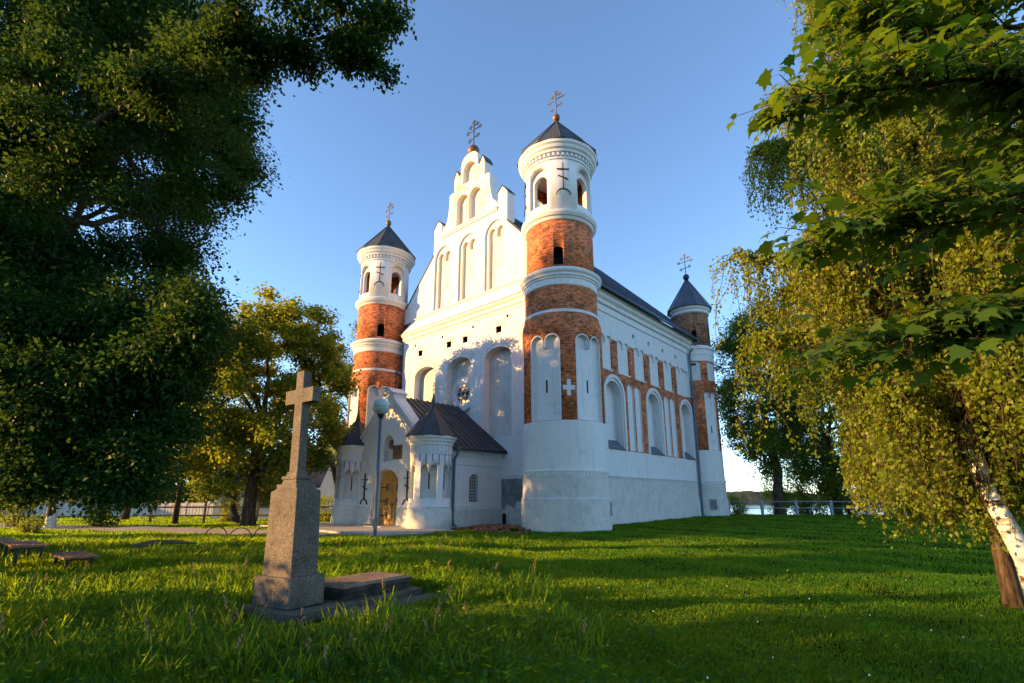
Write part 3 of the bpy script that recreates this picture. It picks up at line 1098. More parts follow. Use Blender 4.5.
def rear_tower(loc):
    mb = MB()
    mb.lathe([(1.68, -0.6, 'plinth'), (1.64, 1.42, 'plinth'), (1.59, 1.48, 'plinth'), (1.59, 2.56, 'plaster'), (1.59, 2.74, 'plaster'), (1.63, 2.745, 'plaster'), (1.63, 2.8, 'plaster'),
              (1.57, 2.83, 'plaster'), (1.56, 5.12, 'plaster')], 'plaster', 80)
    dentil_ring(mb, 1.59, 2.60, 2.745, 46, 0.5, 0.05, 'plaster')
    t = mb.build("tower", church, loc)
    mb = MB()
    mb.lathe([(1.555, 5.12), (1.54, 12.6)], 'brick', 80)
    b = mb.build("brick_stage", t, weld=True)
    cut = []
    for th in (rd(-117), rd(-50)):
        c = MB(); c.prism(twin_poly(0, 1.05, 5.14, 9.8, 0.10, 0.25), [], 1.36, 2.0, radial(th), 'plaster'); cut.append(c)
    for th in (rd(-160), rd(-100)):
        c = MB(); c.prism(arch_poly(0, 1.0, 10.75, 12.4, 0.25), [], 1.40, 2.0, radial(th), 'plaster'); cut.append(c)
    boolean_cut(b, cut)
    mb = MB()
    mb.prism(rect(-0.04, 0.04, 6.5, 7.06), [], 1.3, 1.37, radial(rd(-117)), 'dark')
    mb.build("slit", t)
    mb = MB()
    mb.prism(rect(-0.2, 0.2, 12.05, 12.2), [], 1.3, 1.45, radial(rd(-160)), 'dark')
    mb.build("slit", t)
    mb = MB()
    mb.prism(rect(-0.28, 0.28, 0.6, 1.4), [], 1.5, 1.67, radial(rd(-140)), 'patch')
    mb.build("vent_grille", t)
    mb = MB()
    mb.lathe([(1.56, 12.35), (1.60, 12.38), (1.60, 12.9), (1.64, 12.92), (1.64, 13.0), (1.60, 13.05), (1.60, 13.35), (1.68, 13.42), (1.68, 13.6), (1.5, 13.75)], 'plaster', 80)
    mb.build("white_belt", t)
    mb = MB()
    mb.lathe([(1.48, 13.6), (1.46, 16.75)], 'brick_dark', 80)
    b = mb.build("brick_band", t, weld=True)
    c = MB(); c.prism(arch_poly(0, 0.4, 14.1, 15.0), [], 1.0, 2.0, radial(rd(-150)), 'dark')
    c2 = MB(); c2.prism(arch_poly(0, 0.4, 14.1, 15.0), [], 1.0, 2.0, radial(rd(-30)), 'dark')
    boolean_cut(b, [c, c2])
    mb = MB()
    mb.lathe([(1.47, 16.62), (1.55, 16.68), (1.57, 16.9), (1.66, 16.98), (1.70, 17.2), (1.6, 17.24)], 'plaster', 80)
    mb.build("cornice", t)
    mb = MB()
    mb.lathe([(1.2, 17.22), (1.86, 17.16), (1.88, 17.22), (0.08, 20.2), (0, 20.26)], 'roofblue', 12, smooth=False, ph=0.2)
    for k in range(12):
        a = 0.2 + 2 * pi * k / 12
        mb.tube([(1.88 * cos(a), 1.88 * sin(a), 17.23), (0.1 * cos(a), 0.1 * sin(a), 20.2)], 0.025, 'roofblue', 5)
    mb.build("cone_roof", t)
    mb = MB()
    mb.sphere((0, 0, 20.45), 0.27, 'iron', 16, 10, 1.1)
    mb.build("finial_ball", t)
    mb = MB()
    ortho_cross(mb, (0, 0, 20.7), 1.9, 'gilt', rod=0.034)
    mb.build("finial_cross", t)
rear_tower((LX - 0.05, 0.05, 0))
rear_tower((LX - 0.05, YT - 0.05, 0))

# ---- porch
def porch():
    XP = -5.0
    ys0, ys1 = 5.04, 2 * YC - 5.04
    mb = MB()
    # right side wall with arched window
    win = arch_poly(-2.0, 0.72, 1.25, 2.78)
    mb.prism(rect(-4.5, XF - 0.005, 1.0, 4.15), [win], ys0, ys0 + 0.45, PS, 'plaster')
    mb.prism(rect(-4.5, XF - 0.005, 1.0, 4.15), [], ys1 - 0.45, ys1, PS, 'plaster')
    # front wall with the gable parapet
    rake = [(YC - 4.3, 3.9), (YC - 0.62, 7.25), (YC - 0.62, 7.3), (YC + 0.62, 7.3), (YC + 0.62, 7.25), (YC + 4.3, 3.9)]
    door = arch_poly(YC, 2.45, -0.38, 3.08, 0.75)
    mb.prism([(YC + 3.9, -0.4), (YC - 3.9, -0.4)] + rake, [door], XP, XP + 0.62, PF, 'plaster')
    wall = mb.build("porch", church)
    c = MB()
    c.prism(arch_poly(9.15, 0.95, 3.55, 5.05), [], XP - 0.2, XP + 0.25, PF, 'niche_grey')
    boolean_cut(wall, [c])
    mb = MB()
    mb.box(-4.5, XF - 0.08, ys0 - 0.06, ys0 + 0.4, -0.5, 0.86, 'plinth')
    mb.box(-4.5, XF - 0.08, ys0 - 0.02, ys0 + 0.4, 0.86, 1.0, 'plaster')
    dentil_row(mb, PS, -4.2, XF - 0.1, 0.86, 1.0, ys0, 0.045, 0.16, 'plaster')
    mb.box(-4.5, XF - 0.1, ys0 - 0.05, ys0 + 0.05, 1.0, 1.045, 'plaster')
    mb.build("plinth", wall)
    for a, b in ((YC - 3.6, YC - 1.25), (YC + 1.25, YC + 3.6)):
        mb = MB()
        mb.box(XP - 0.07, XP + 0.3, a, b, -0.4, 0.86, 'plinth')
        dentil_row(mb, PF, a, b, 0.86, 1.0, XP, 0.045, 0.16, 'plaster')
        mb.box(XP - 0.05, XP + 0.1, a, b, 1.0, 1.045, 'plaster')
        mb.build("plinth", wall)
    mb = MB()
    mb.box(-4.5, XF - 0.1, ys0 - 0.045, ys0 + 0.1, 3.26, 3.32, 'plaster')
    mb.build("string_course", wall)
    mb = MB()
    mb.box(-4.5, XF - 0.1, ys0 - 0.045, ys0 + 0.1, 3.80, 3.85, 'plaster')
    dentil_row(mb, PS, -4.2, XF - 0.1, 3.66, 3.80, ys0, 0.04, 0.15, 'plaster')
    mb.build("frieze", wall)
    mb = MB()
    mb.box(-4.5, XF - 0.1, ys0 - 0.12, ys0 + 0.1, 4.0, 4.14, 'plaster')
    mb.build("eaves_cornice", wall)
    # raking mouldings and top pedestal
    for s in (-1, 1):
        mb = MB()
        for k, (off, wd, out) in enumerate(((0.0, 0.17, 0.16), (0.24, 0.10, 0.09), (0.42, 0.16, 0.12), (0.80, 0.07, 0.05))):
            a = (YC + s * 4.0, 4.13 - off)
            b = (YC + s * 0.55, 7.27 - off)
            nz = 0.73
            q = [a, b, (b[0], b[1] - wd / nz), (a[0], a[1] - wd / nz)]
            mb.prism(q, [], XP - out, XP + (0.66 if k == 0 else 0.02), PF, 'plaster')
        mb.build("raking_cornice", wall)
    mb = MB()
    mb.box(XP - 0.22, XP + 0.85, YC - 0.60, YC + 0.60, 6.75, 7.02, 'plaster')
    mb.box(XP - 0.15, XP + 0.78, YC - 0.53, YC + 0.53, 7.02, 7.55, 'plaster')
    vs = [(XP - 0.24, YC - 0.62, 7.55), (XP + 0.87, YC - 0.62, 7.55), (XP + 0.87, YC + 0.62, 7.55), (XP - 0.24, YC + 0.62, 7.55), (XP - 0.24, YC, 7.95), (XP + 0.87, YC, 7.95)]
    mb.add(vs, [(0, 1, 5, 4), (2, 3, 4, 5), (3, 0, 4), (1, 2, 5), (0, 3, 2, 1)], 'plaster')
    mb.build("gable_pedestal", wall)
    mb = MB()
    ortho_cross(mb, (XP + 0.3, YC, 7.9), 1.2, 'iron', rod=0.035, ends=False)
    mb.build("finial_cross", wall)
    # door set back in its arch
    mb = MB()
    xd = XP + 0.5
    mb.prism(arch_poly(YC, 2.47, -0.1, 3.09, 0.75), [], xd, xd + 0.10, PF, 'wood_door')
    for i in range(9):
        y = YC - 1.1 + i * 0.275
        mb.box(xd - 0.012, xd, y - 0.122, y + 0.122, -0.05, 2.42, 'wood_door')
    mb.box(xd - 0.03, xd, YC - 0.03, YC + 0.03, -0.05, 3.0, 'wood_door')
    for s in (-1, 1):
        for z in (0.45, 1.25, 2.05):
            mb.box(xd - 0.03, xd - 0.008, YC + s * 1.18, YC + s * 0.55, z, z + 0.06, 'iron')
            mb.torus((xd - 0.025, YC + s * 0.5, z + 0.13), 0.09, 0.02, (0, 1, 0), (0, 0, 1), 'iron', 10, 5)
            mb.torus((xd - 0.025, YC + s * 0.5, z - 0.06), 0.09, 0.02, (0, 1, 0), (0, 0, 1), 'iron', 10, 5)
    mb.torus((xd - 0.06, YC - 0.13, 1.1), 0.07, 0.018, (0, 1, 0), (0, 0, 1), 'iron', 10, 5)
    mb.build("door", wall)
    # archivolt above door
    mb = MB()
    o = arc(YC, 2.33, 1.62, radians(18), radians(162), 16, 1.22)
    i = arc(YC, 2.33, 1.24, radians(18), radians(162), 16, 0.78)
    mb.prism(o + i[::-1], [], XP - 0.05, XP + 0.02, PF, 'plaster')
    for k in range(11):
        a = radians(25 + 13 * k)
        p0 = (YC + 1.27 * cos(a), 2.33 + 0.82 * sin(a)); p1 = (YC + 1.58 * cos(a), 2.33 + 1.18 * sin(a))
        mb.prism([(p0[0] - 0.045, p0[1]), (p0[0] + 0.045, p0[1]), (p1[0] + 0.055, p1[1]), (p1[0] - 0.055, p1[1])], [], XP - 0.085, XP, PF, 'plaster')
    mb.build("archivolt", wall)
    for s in (-1, 1):
        mb = MB()
        mb.prism(arc(YC + s * 2.0, 3.42, 0.42, 0, 2 * pi * 19 / 20, 19), [arc(YC + s * 2.0, 3.42, 0.34, 0, 2 * pi * 19 / 20, 19)], XP - 0.05, XP + 0.02, PF, 'plaster')
        mb.build("medallion", wall)
    for s in (-1, 1):
        mb = MB()
        P = lambda u, w, d, s=s: (XP + 2 - d, YC + s * 2.12 - u, w)
        applied_cross(mb, P, 2.15, 1.55, 2.03, 'iron', foot=True)
        mb.build("wall_cross", wall)
    mb = MB()
    mb.box(XP - 0.05, XP + 0.05, 7.78, 8.62, 3.62, 4.42, 'oldwood')
    mb.box(XP - 0.06, XP + 0.05, 7.84, 8.56, 3.68, 4.36, 'icon')
    mb.build("icon_panel", wall)
    mb = MB()
    P = lambda u, w, d: (XP + 0.24 - d, 9.15 - u, w)
    mb.prism(arc(0, 4.55, 0.24, 0, 2 * pi * 15 / 16, 15, 0.3), [], 0.0, 0.06, P, 'icon')
    mb.build("niche_lamp", wall)
    # window
    mb = MB()
    mb.prism(arch_poly(-2.0, 0.74, 1.24, 2.79), [], ys0 + 0.16, ys0 + 0.2, PS, 'glass')
    for dx in (-0.24, -0.08, 0.08, 0.24):
        mb.box(-2.0 + dx - 0.014, -2.0 + dx + 0.014, ys0 + 0.12, ys0 + 0.16, 1.25, 2.72, 'white_fence')
    for k in range(8):
        z = 1.4 + k * 0.18
        mb.box(-2.36, -1.64, ys0 + 0.11, ys0 + 0.155, z - 0.012, z + 0.012, 'white_fence')
    mb.build("window", wall)
    # roof: dark sheet with standing seams
    mb = MB()
    for s in (-1, 1):
        ye, yr = YC + s * 4.62, YC
        x0, x1 = XP + 0.60, XF + 0.02
        ze, zr, th = 4.14, 7.5, 0.09
        vs = [(x0, ye, ze), (x1, ye, ze), (x1, yr, zr), (x0, yr, zr)]
        vs += [(a, b, c - th) for a, b, c in vs]
        mb.add(vs, [(0, 1, 2, 3), (7, 6, 5, 4), (0, 4, 5, 1), (1, 5, 6, 2), (2, 6, 7, 3), (3, 7, 4, 0)], 'roof')
        n = 11
        for i in range(n + 1):
            x = x0 + 0.03 + (x1 - x0 - 0.06) * i / n
            q = [(x - 0.022, ye, ze), (x + 0.022, ye, ze), (x + 0.022, yr, zr), (x - 0.022, yr, zr)]
            vs = q + [(a, b, c + 0.07) for a, b, c in q]
            mb.add(vs, [(0, 1, 5, 4), (1, 2, 6, 5), (2, 3, 7, 6), (3, 0, 4, 7), (4, 5, 6, 7)], 'roof')
    rf = mb.build("porch_roof", church)
    mb = MB()
    mb.tube([(-4.2, ys0 - 0.42, 4.12), (XF - 0.1, ys0 - 0.42, 4.16)], 0.06, 'roof', 8)
    mb.build("gutter", rf)
    mb = MB()
    mb.tube([(-3.6, ys0 - 0.4, 4.1), (-3.6, ys0 - 0.34, 3.8), (-3.62, ys0 - 0.13, 3.5), (-3.62, ys0 - 0.13, 0.35), (-3.62, ys0 - 0.2, 0.1), (-3.62, ys0 - 0.42, 0.0)], 0.07, 'pipe', 10)
    mb.lathe([(0.07, 3.95), (0.14, 4.05), (0.14, 4.16)], 'pipe', 10, c=(-3.6, ys0 - 0.42))
    mb.build("downpipe", church)
    # corner turrets
    for ty, tilt in ((5.43, 1), (2 * YC - 5.43, -1)):
        mb = MB()
        mb.lathe([(1.20, -0.5, 'plinth'), (1.18, 0.80, 'plinth'), (1.12, 0.86, 'plinth'), (1.11, 1.0, 'plaster'), (1.15, 1.0, 'plaster'), (1.15, 1.05, 'plaster'), (1.09, 1.07, 'plaster'),
                  (1.09, 3.70, 'plaster')], 'plaster', 64)
        t = mb.build("turret", church, (-4.8, ty, 0), weld=False)
        me = t.data
        bm = bmesh.new(); bm.from_mesh(me); bmesh.ops.remove_doubles(bm, verts=bm.verts, dist=1e-5); bm.to_mesh(me); bm.free()
        base = {1: -134, -1: -128}[tilt]
        ths = [rd(base + 64 * k) for k in (-2, -1, 0, 1, 2)]
        cut = []
        for th in ths:
            c = MB(); c.prism(twin_poly(0, 0.82, 1.45, 3.12, 0.10, 0.16), [], 0.80, 1.5, radial(th), 'niche_grey'); cut.append(c)
        boolean_cut(t, cut)
        for th in ths:
            mb = MB()
            P = radial(th)
            mb.prism(rect(-0.035, 0.035, 1.9, 2.72), [], 0.75, 0.822, P, 'dark')
            mb.prism(rect(-0.05, 0.05, 1.86, 2.76), [], 0.75, 0.812, P, 'plaster')
            mb.build("slit", t)
        mb = MB()
        n = 20
        for k in range(n):
            P = radial(rd(base) + 2 * pi * (k + 0.5) / n)
            mb.prism(rect(-0.028, 0.028, 3.12 if k % 2 else 3.3, 3.70), [], 1.0, 1.097, P, 'patch')
        mb.build("slot_band", t)
        mb = MB()
        dentil_ring(mb, 1.10, 0.86, 1.0, 44, 0.5, 0.045, 'plaster')
        mb.lathe([(1.0, 0.90), (1.125, 0.91), (1.125, 0.95), (1.0, 0.96)], 'plaster', 64)
        mb.build("dentil_band", t)
        mb = MB()
        mb.lathe([(1.09, 3.68), (1.12, 3.69), (1.12, 3.76), (1.08, 3.78), (1.08, 4.14), (1.13, 4.16), (1.15, 4.30), (1.22, 4.36), (1.24, 4.46), (1.31, 4.52), (1.33, 4.64), (1.2, 4.66)], 'plaster', 64)
        dentil_ring(mb, 1.08, 3.78, 4.14, 30, 0.55, 0.045, 'plaster')
        mb.build("cornice", t)
        mb = MB()
        mb.lathe([(1.1, 4.66), (1.42, 4.62), (1.43, 4.66), (0.20, 6.25), (0.13, 6.5), (0.03, 7.1), (0.0, 7.15)], 'roof', 8, smooth=False, ph=rd(base + 22))
        for k in range(8):
            a = rd(base + 22) + 2 * pi * k / 8
            mb.tube([(1.43 * cos(a), 1.43 * sin(a), 4.67), (0.2 * cos(a), 0.2 * sin(a), 6.26)], 0.02, 'roof', 5)
        mb.build("cone_roof", t)
        mb = MB()
        ortho_cross(mb, (0, 0, 7.05), 0.7, 'iron', rod=0.02, ends=False)
        mb.build("finial_cross", t)
    return wall
porch()
mb = MB()
mb.prism([(-9.5, 3.0), (-5.2, 3.0), (-5.2, 15.6), (-9.5, 15.6)], [], -0.5, -0.03, lambda u, w, d: (u, w, d), 'concrete')
mb.box(-6.3, -5.0, YC - 1.7, YC + 1.7, -0.03, 0.0, 'concrete')
ap = mb.build("porch_paving", None, T0)
ap.rotation_euler = (0, 0, radians(90) - PSI)
tag(ap, kind='structure')

# ---- path (gravel, 4 mm and more above the ground)
def strip(name, pts, width, m, dz):
    vs, fs = [], []
    P = [Vector((x, y, 0)) for x, y in pts]
    dense = []
    for i in range(len(P) - 1):
        for k in range(12):
            dense.append(P[i].lerp(P[i + 1], k / 12))
    dense.append(P[-1])
    for i, p in enumerate(dense):
        t = (dense[min(i + 1, len(dense) - 1)] - dense[max(i - 1, 0)]).normalized()
        nrm = Vector((-t.y, t.x, 0))
        for k in range(5):
            q = p + nrm * width * (k / 4 - 0.5)
            vs.append((q.x, q.y, ground_z(q.x, q.y) + dz))
    for i in range(len(dense) - 1):
        for k in range(4):
            fs.append((i * 5 + k, i * 5 + k + 1, i * 5 + 6 + k, i * 5 + 5 + k))
    mb = MB()
    mb.add(vs, fs, m, True)
    return tag(mb.build(name, normals=False), kind='structure')
PATH = [(-60, 34), (-34, 31.5), (-22, 28.6), (-14, 25.6), (-8, 23.8)]
strip("path", PATH, 3.4, 'gravel', 0.02)


# ------------------------------------------------------------------ grave monument
MX, MY = -3.12, 7.54
MROT = radians(58)
gz = 0.0
def frustum(mb, hx0, hy0, z0, hx1, hy1, z1, m, cx=0, cy=0, bev=0.0):
    vs = [(cx + sx * hx0, cy + sy * hy0, z0) for sx, sy in ((-1, -1), (1, -1), (1, 1), (-1, 1))] + \
         [(cx + sx * hx1, cy + sy * hy1, z1) for sx, sy in ((-1, -1), (1, -1), (1, 1), (-1, 1))]
    mb.add(vs, [(3, 2, 1, 0), (4, 5, 6, 7), (0, 1, 5, 4), (1, 2, 6, 5), (2, 3, 7, 6), (3, 0, 4, 7)], m)

def bevel_obj(o, w=0.012, seg=2):
    bm = bmesh.new()
    bm.from_mesh(o.data)
    bmesh.ops.bevel(bm, geom=list(bm.edges), offset=w, segments=seg, affect='EDGES', profile=0.6)
    bm.to_mesh(o.data)
    bm.free()

def monument():
    mon = empty("stone_cross_monument", (MX, MY, gz), MROT,
                "tall grey granite cross on a stepped pedestal standing in the long grass", "monument")
    mon.location = (MX - 0.03, MY, gz)
    mon.rotation_euler = (Matrix.Rotation(radians(-1.5), 3, "Y") @ Matrix.Rotation(MROT, 3, "Z")).to_euler()
    mb = MB(); frustum(mb, 0.28, 0.415, 0.0, 0.275, 0.41, 0.39, 'stone'); o = mb.build("pedestal_base", mon); bevel_obj(o, 0.015)
    mb = MB(); frustum(mb, 0.215, 0.325, 0.38, 0.20, 0.305, 1.545, 'stone'); frustum(mb, 0.20, 0.305, 1.545, 0.15, 0.23, 1.59, 'stone'); o = mb.build("pedestal", mon); bevel_obj(o, 0.008)
    mb = MB()
    frustum(mb, 0.165, 0.235, 1.58, 0.165, 0.235, 1.65, 'stone')
    frustum(mb, 0.13, 0.17, 1.645, 0.115, 0.15, 1.72, 'stone')
    frustum(mb, 0.135, 0.175, 1.715, 0.135, 0.175, 1.765, 'stone')
    frustum(mb, 0.10, 0.13, 1.76, 0.085, 0.115, 1.83, 'stone')
    o = mb.build("moulded_neck", mon); bevel_obj(o, 0.01)
    mb = MB()
    s, h = 0.098, 0.07
    mb.prism([(-s, 1.82), (s, 1.82), (s * 0.93, 2.86), (0.33, 2.86), (0.33, 3.08), (s * 0.92, 3.08), (s * 0.88, 3.36), (-s * 0.88, 3.36), (-s * 0.92, 3.08), (-0.33, 3.08), (-0.33, 2.86), (-s * 0.93, 2.86)],
             [], -h, h, lambda u, w, d: (d, u, w), 'stone')
    o = mb.build("cross", mon, weld=True); bevel_obj(o, 0.008)
    return mon
monument()
# foundation under pedestal and slab, the slab, and the flat kerb stone in front
def rot_box(name, cx, cy, hx, hy, z0, z1, m, rot=MROT, taper=0.0, bev=0.015, label=None, cat=None, parent=None):
    mb = MB()
    frustum(mb, hx, hy, z0, hx - taper, hy - taper, z1, m)
    o = mb.build(name, parent)
    bevel_obj(o, bev)
    o.location = (cx, cy, 0 if parent else gz)
    o.rotation_euler = (0, 0, rot if not parent else 0)
    if label:
        tag(o, label, cat)
    return o
dM = Vector((cos(MROT), sin(MROT), 0))      # away-right
wM = Vector((-sin(MROT), cos(MROT), 0))
fc = Vector((MX, MY, 0)) + dM * 0.80 - wM * 0.06
rot_box("grave_foundation", fc.x, fc.y, 1.22, 0.60, -0.45, -0.004, 'stone_old', label="rough weathered stone foundation under the cross monument and grave slab", cat="foundation")
sc_ = Vector((MX, MY, 0)) + dM * 1.17 - wM * 0.10
gs = empty("grave_slab", (sc_.x, sc_.y, gz), MROT, "low grave ledger with a flat reddish top beside the stone cross", "grave slab")
rot_box("ledger_base", 0, 0, 0.66, 0.40, -0.003, 0.11, 'stone_dark', parent=gs)
mb = MB()
frustum(mb, 0.70, 0.43, 0.11, 0.70, 0.43, 0.175, 'stone_dark')
frustum(mb, 0.70, 0.43, 0.1749, 0.64, 0.37, 0.21, 'slab')  # lighter reddish colour also carries the bright sun on the top
o = mb.build("ledger_top", gs)
kp = Vector((MX, MY, 0)) + dM * 1.05 - wM * 1.02
rot_box("paving_stone", kp.x, kp.y, 1.0, 0.30, -0.4, -0.075, 'stone_old', rot=radians(54), label="flat grey paving stone in the grass beside the grave slab", cat="paving stone")

# ------------------------------------------------------------------ street lamp
LXW, LYW = -5.02, 18.85
lz = ground_z(LXW, LYW)
lamp = empty("street_lamp", (LXW, LYW, lz), 0, "blue grey lamp post with a milky round globe in front of the church porch", "street lamp")
mb = MB()
mb.tube([(0.035, 0, -0.1), (0.03, 0, 0.9), (0.03, 0, 0.92), (0.0, 0, 4.6)], [0.085, 0.085, 0.062, 0.055], 'pipe', 14)
mb.build("pole", lamp)
mb = MB()
mb.lathe([(0.055, 4.52), (0.075, 4.56), (0.10, 4.62), (0.17, 4.74), (0.15, 4.76)], 'iron', 20)
mb.build("collar", lamp)
mb = MB()
mb.sphere((0, 0, 5.0), 0.335, 'globe', 32, 20)
mb.torus((0, 0, 5.0), 0.336, 0.008, (1, 0, 0), (0, 1, 0), 'iron', 40, 4)
mb.build("globe", lamp)
mb = MB()
mb.box(-0.03, 0.09, -0.1, -0.08, 0.55, 0.85, 'pipe')
mb.build("service_hatch", lamp)

# ------------------------------------------------------------------ benches
def bench(x, y, rz, L, label, sink=0.0):
    z = ground_z(x, y) - sink
    b = empty("bench", (x, y, z), rz, label, "bench", "backless plank benches under the tree")
    mb = MB()
    for i in range(5):
        v = -0.26 + i * 0.13
        mb.box(-L / 2 + 0.01 * (i % 2), L / 2 - 0.015 * (i % 3), v - 0.058, v + 0.058, 0.43 + 0.004 * (i % 2), 0.475 + 0.004 * (i % 2), 'bench_wood')
    mb.build("seat", b)
    for sx in (-1, 1):
        for sy in (-1, 1):
            mb = MB()
            mb.box(sx * (L / 2 - 0.22) - 0.035, sx * (L / 2 - 0.22) + 0.035, sy * 0.22 - 0.03, sy * 0.22 + 0.03, -0.1, 0.43, 'iron')
            mb.build("leg", b)
    for sx in (-1, 1):
        mb = MB()
        mb.box(sx * (L / 2 - 0.22) - 0.03, sx * (L / 2 - 0.22) + 0.03, -0.26, 0.26, 0.39, 0.428, 'iron')
        mb.build("bearer", b)
    return b
bench(-14.75, 15.0, radians(-38), 2.2, "plank bench cut off by the left edge, farthest of the three benches")
bench(-12.5, 13.4, radians(-40), 2.3, "plank bench on dark legs, middle of the three benches at the left")
bench(-10.5, 12.6, radians(-40), 1.7, "low plank bench half sunk in grass, nearest the grave monument", 0.16)

# fallen branch and a dry log in the grass
mb = MB()
x, y = -10.6, 15.3
z = ground_z(x, y)
mb.tube([(x - 0.5, y, z + 0.15), (x, y + 0.1, z + 0.28), (x + 0.6, y + 0.15, z + 0.3), (x + 1.3, y + 0.1, z + 0.26)], [0.09, 0.08, 0.06, 0.03], 'oldwood', 8)
mb.tube([(x - 0.1, y, z + 0.25), (x - 0.25, y - 0.2, z - 0.05)], [0.06, 0.04], 'oldwood', 7)
mb.tube([(x + 0.3, y + 0.1, z + 0.28), (x + 0.25, y + 0.3, z - 0.05)], [0.05, 0.03], 'oldwood', 7)
tag(mb.build("fallen_branch"), "dry fallen branch lying in the sunlit grass near the benches", "branch")

# hoop edging along the path
for i in range(4):
    x, y = -12.25 + i * 0.95, 21.55 + 0.12 * i
    z = ground_z(x, y)
    mb = MB()
    pts = [(x - 0.45, y, z - 0.1)] + [(x + 0.45 * cos(pi - pi * k / 14), y, z + 0.05 + 0.38 * sin(pi * k / 14)) for k in range(15)] + [(x + 0.45, y, z - 0.1)]
    mb.tube(pts, 0.02, 'iron', 6)
    tag(mb.build("edging_hoop"), ["dark metal hoop edging the path, leftmost of the row", "dark metal hoop edging the path, second from the left end of the row",
        "dark metal hoop edging the path, third from the left end of the row", "dark metal hoop edging the path, rightmost and nearest the stone cross"][i], "edging hoop", "metal hoops along the path")

# broken bricks at the foot of the big tower
def rubble():
    mb = MB()
    r = random.Random(5)
    for i in range(120):
        a, b = r.gauss(0, 1), r.gauss(0, 1)
        p = ch_world(-2.3 + 0.7 * a, 2.9 + 1.2 * b)
        z = ground_z(p.x, p.y) + 0.04 + 0.14 * math.exp(-(a * a + b * b) * 0.5)
        s = 0.05 + 0.09 * r.random()
        xf = Matrix.Translation((p.x, p.y, z)) @ Matrix.Rotation(r.random() * 6, 4, 'Z') @ Matrix.Rotation(r.gauss(0, 0.3), 4, 'X')
        mb.box(-s * 1.5, s * 1.5, -s, s, -0.04, 0.05, 'rubble', xf)
    tag(mb.build("brick_rubble"), "scatter of broken red bricks at the foot of the nearest tower", "rubble", None, 'stuff')
rubble()

# ------------------------------------------------------------------ left background: fences, house
def pale_fence():
    f = empty("panel_fence", (-34, 46, ground_z(-34, 46)), radians(-3), "pale concrete panel fence beyond the path under the trees", "fence")
    for i in range(11):
        mb = MB()
        mb.box(-11 + i * 2 + 0.09, -9 + i * 2 - 0.09, -0.04, 0.04, 0.05, 1.15 + 0.03 * (i % 3), 'white_fence')
        for k in range(6):
            mb.box(-11 + i * 2 + 0.15 + k * 0.3, -11 + i * 2 + 0.38 + k * 0.3, -0.065, -0.04, 0.15, 1.02, 'white_fence')
        mb.build("panel", f)
    for i in range(12):
        mb = MB()
        mb.box(-11 + i * 2 - 0.08, -11 + i * 2 + 0.08, -0.09, 0.09, -0.2, 1.32, 'white_fence')
        mb.build("post", f)
pale_fence()
def rail_fence():
    x0, y0, x1, y1 = -24.5, 35.0, -9.0, 36.5
    f = empty("rail_fence", (x0, y0, ground_z(x0, y0)), atan2(y1 - y0, x1 - x0), "weathered wooden rail fence behind the linden tree", "fence")
    L = hypot(x1 - x0, y1 - y0)
    n = 9
    for i in range(n + 1):
        mb = MB()
        mb.box(L * i / n - 0.06, L * i / n + 0.06, -0.06, 0.06, -0.3, 1.25 + 0.08 * (i % 3), 'oldwood')
        mb.build("post", f)
    for z in (0.45, 1.0):
        mb = MB()
        mb.box(-0.3, L + 0.3, -0.10, -0.06, z - 0.055, z + 0.055, 'oldwood')
        mb.build("rail", f)
rail_fence()

def house(name, x, y, rz, L, Wd, H, roofh, wall_m, trim_m, label):
    h = empty(name, (x, y, ground_z(x, y) - 0.1), rz, label, "house")
    mb = MB()
    mb.prism([(-Wd / 2, 0), (Wd / 2, 0), (Wd / 2, H), (0, H + roofh), (-Wd / 2, H)], [], -L / 2, L / 2, lambda u, w, d: (d, u, w), wall_m)
    mb.build("wall", h)
    mb = MB()
    for s in (-1, 1):
        vs = [(-L / 2 - 0.4, s * (Wd / 2 + 0.4), H - 0.25), (L / 2 + 0.4, s * (Wd / 2 + 0.4), H - 0.25), (L / 2 + 0.4, 0, H + roofh + 0.08), (-L / 2 - 0.4, 0, H + roofh + 0.08)]
        vs += [(a, b, c + 0.12) for a, b, c in vs]
        mb.add(vs, [(3, 2, 1, 0), (4, 5, 6, 7), (0, 1, 5, 4), (1, 2, 6, 5), (2, 3, 7, 6), (3, 0, 4, 7)], 'roof')
    r = mb.build("roof", h)
    mb = MB(); mb.box(L * 0.2, L * 0.2 + 0.6, -0.3, 0.3, H + roofh * 0.6, H + roofh + 1.0, 'rubble'); mb.build("chimney", r)
    n = max(2, int(L / 2.6))
    for i in range(n):
        cx = -L / 2 + L * (i + 0.5) / n
        mb = MB()
        for q in ((cx - 0.55, cx + 0.55, 0.95, 1.05), (cx - 0.55, cx + 0.55, 2.35, 2.45), (cx - 0.55, cx - 0.45, 1.05, 2.35), (cx + 0.45, cx + 0.55, 1.05, 2.35), (cx - 0.03, cx + 0.03, 1.05, 2.35)):
            mb.box(q[0], q[1], -Wd / 2 - 0.06, -Wd / 2 + 0.01, q[2], q[3], trim_m)
        w = mb.build("window", h)
        mb = MB(); mb.box(cx - 0.45, cx + 0.45, -Wd / 2 - 0.02, -Wd / 2 + 0.005, 1.05, 2.35, 'glass'); mb.build("pane", w)
house("village_house", -50, 47, radians(30), 12, 7, 3.0, 2.6, 'house', 'fenceblue', "beige house at the far left edge with grey blue window frames")
house("village_cottage", -20.5, 45, radians(5), 8, 6, 2.8, 2.4, 'white_fence', 'redpaint', "small pale cottage with red window frames behind the linden trunk")

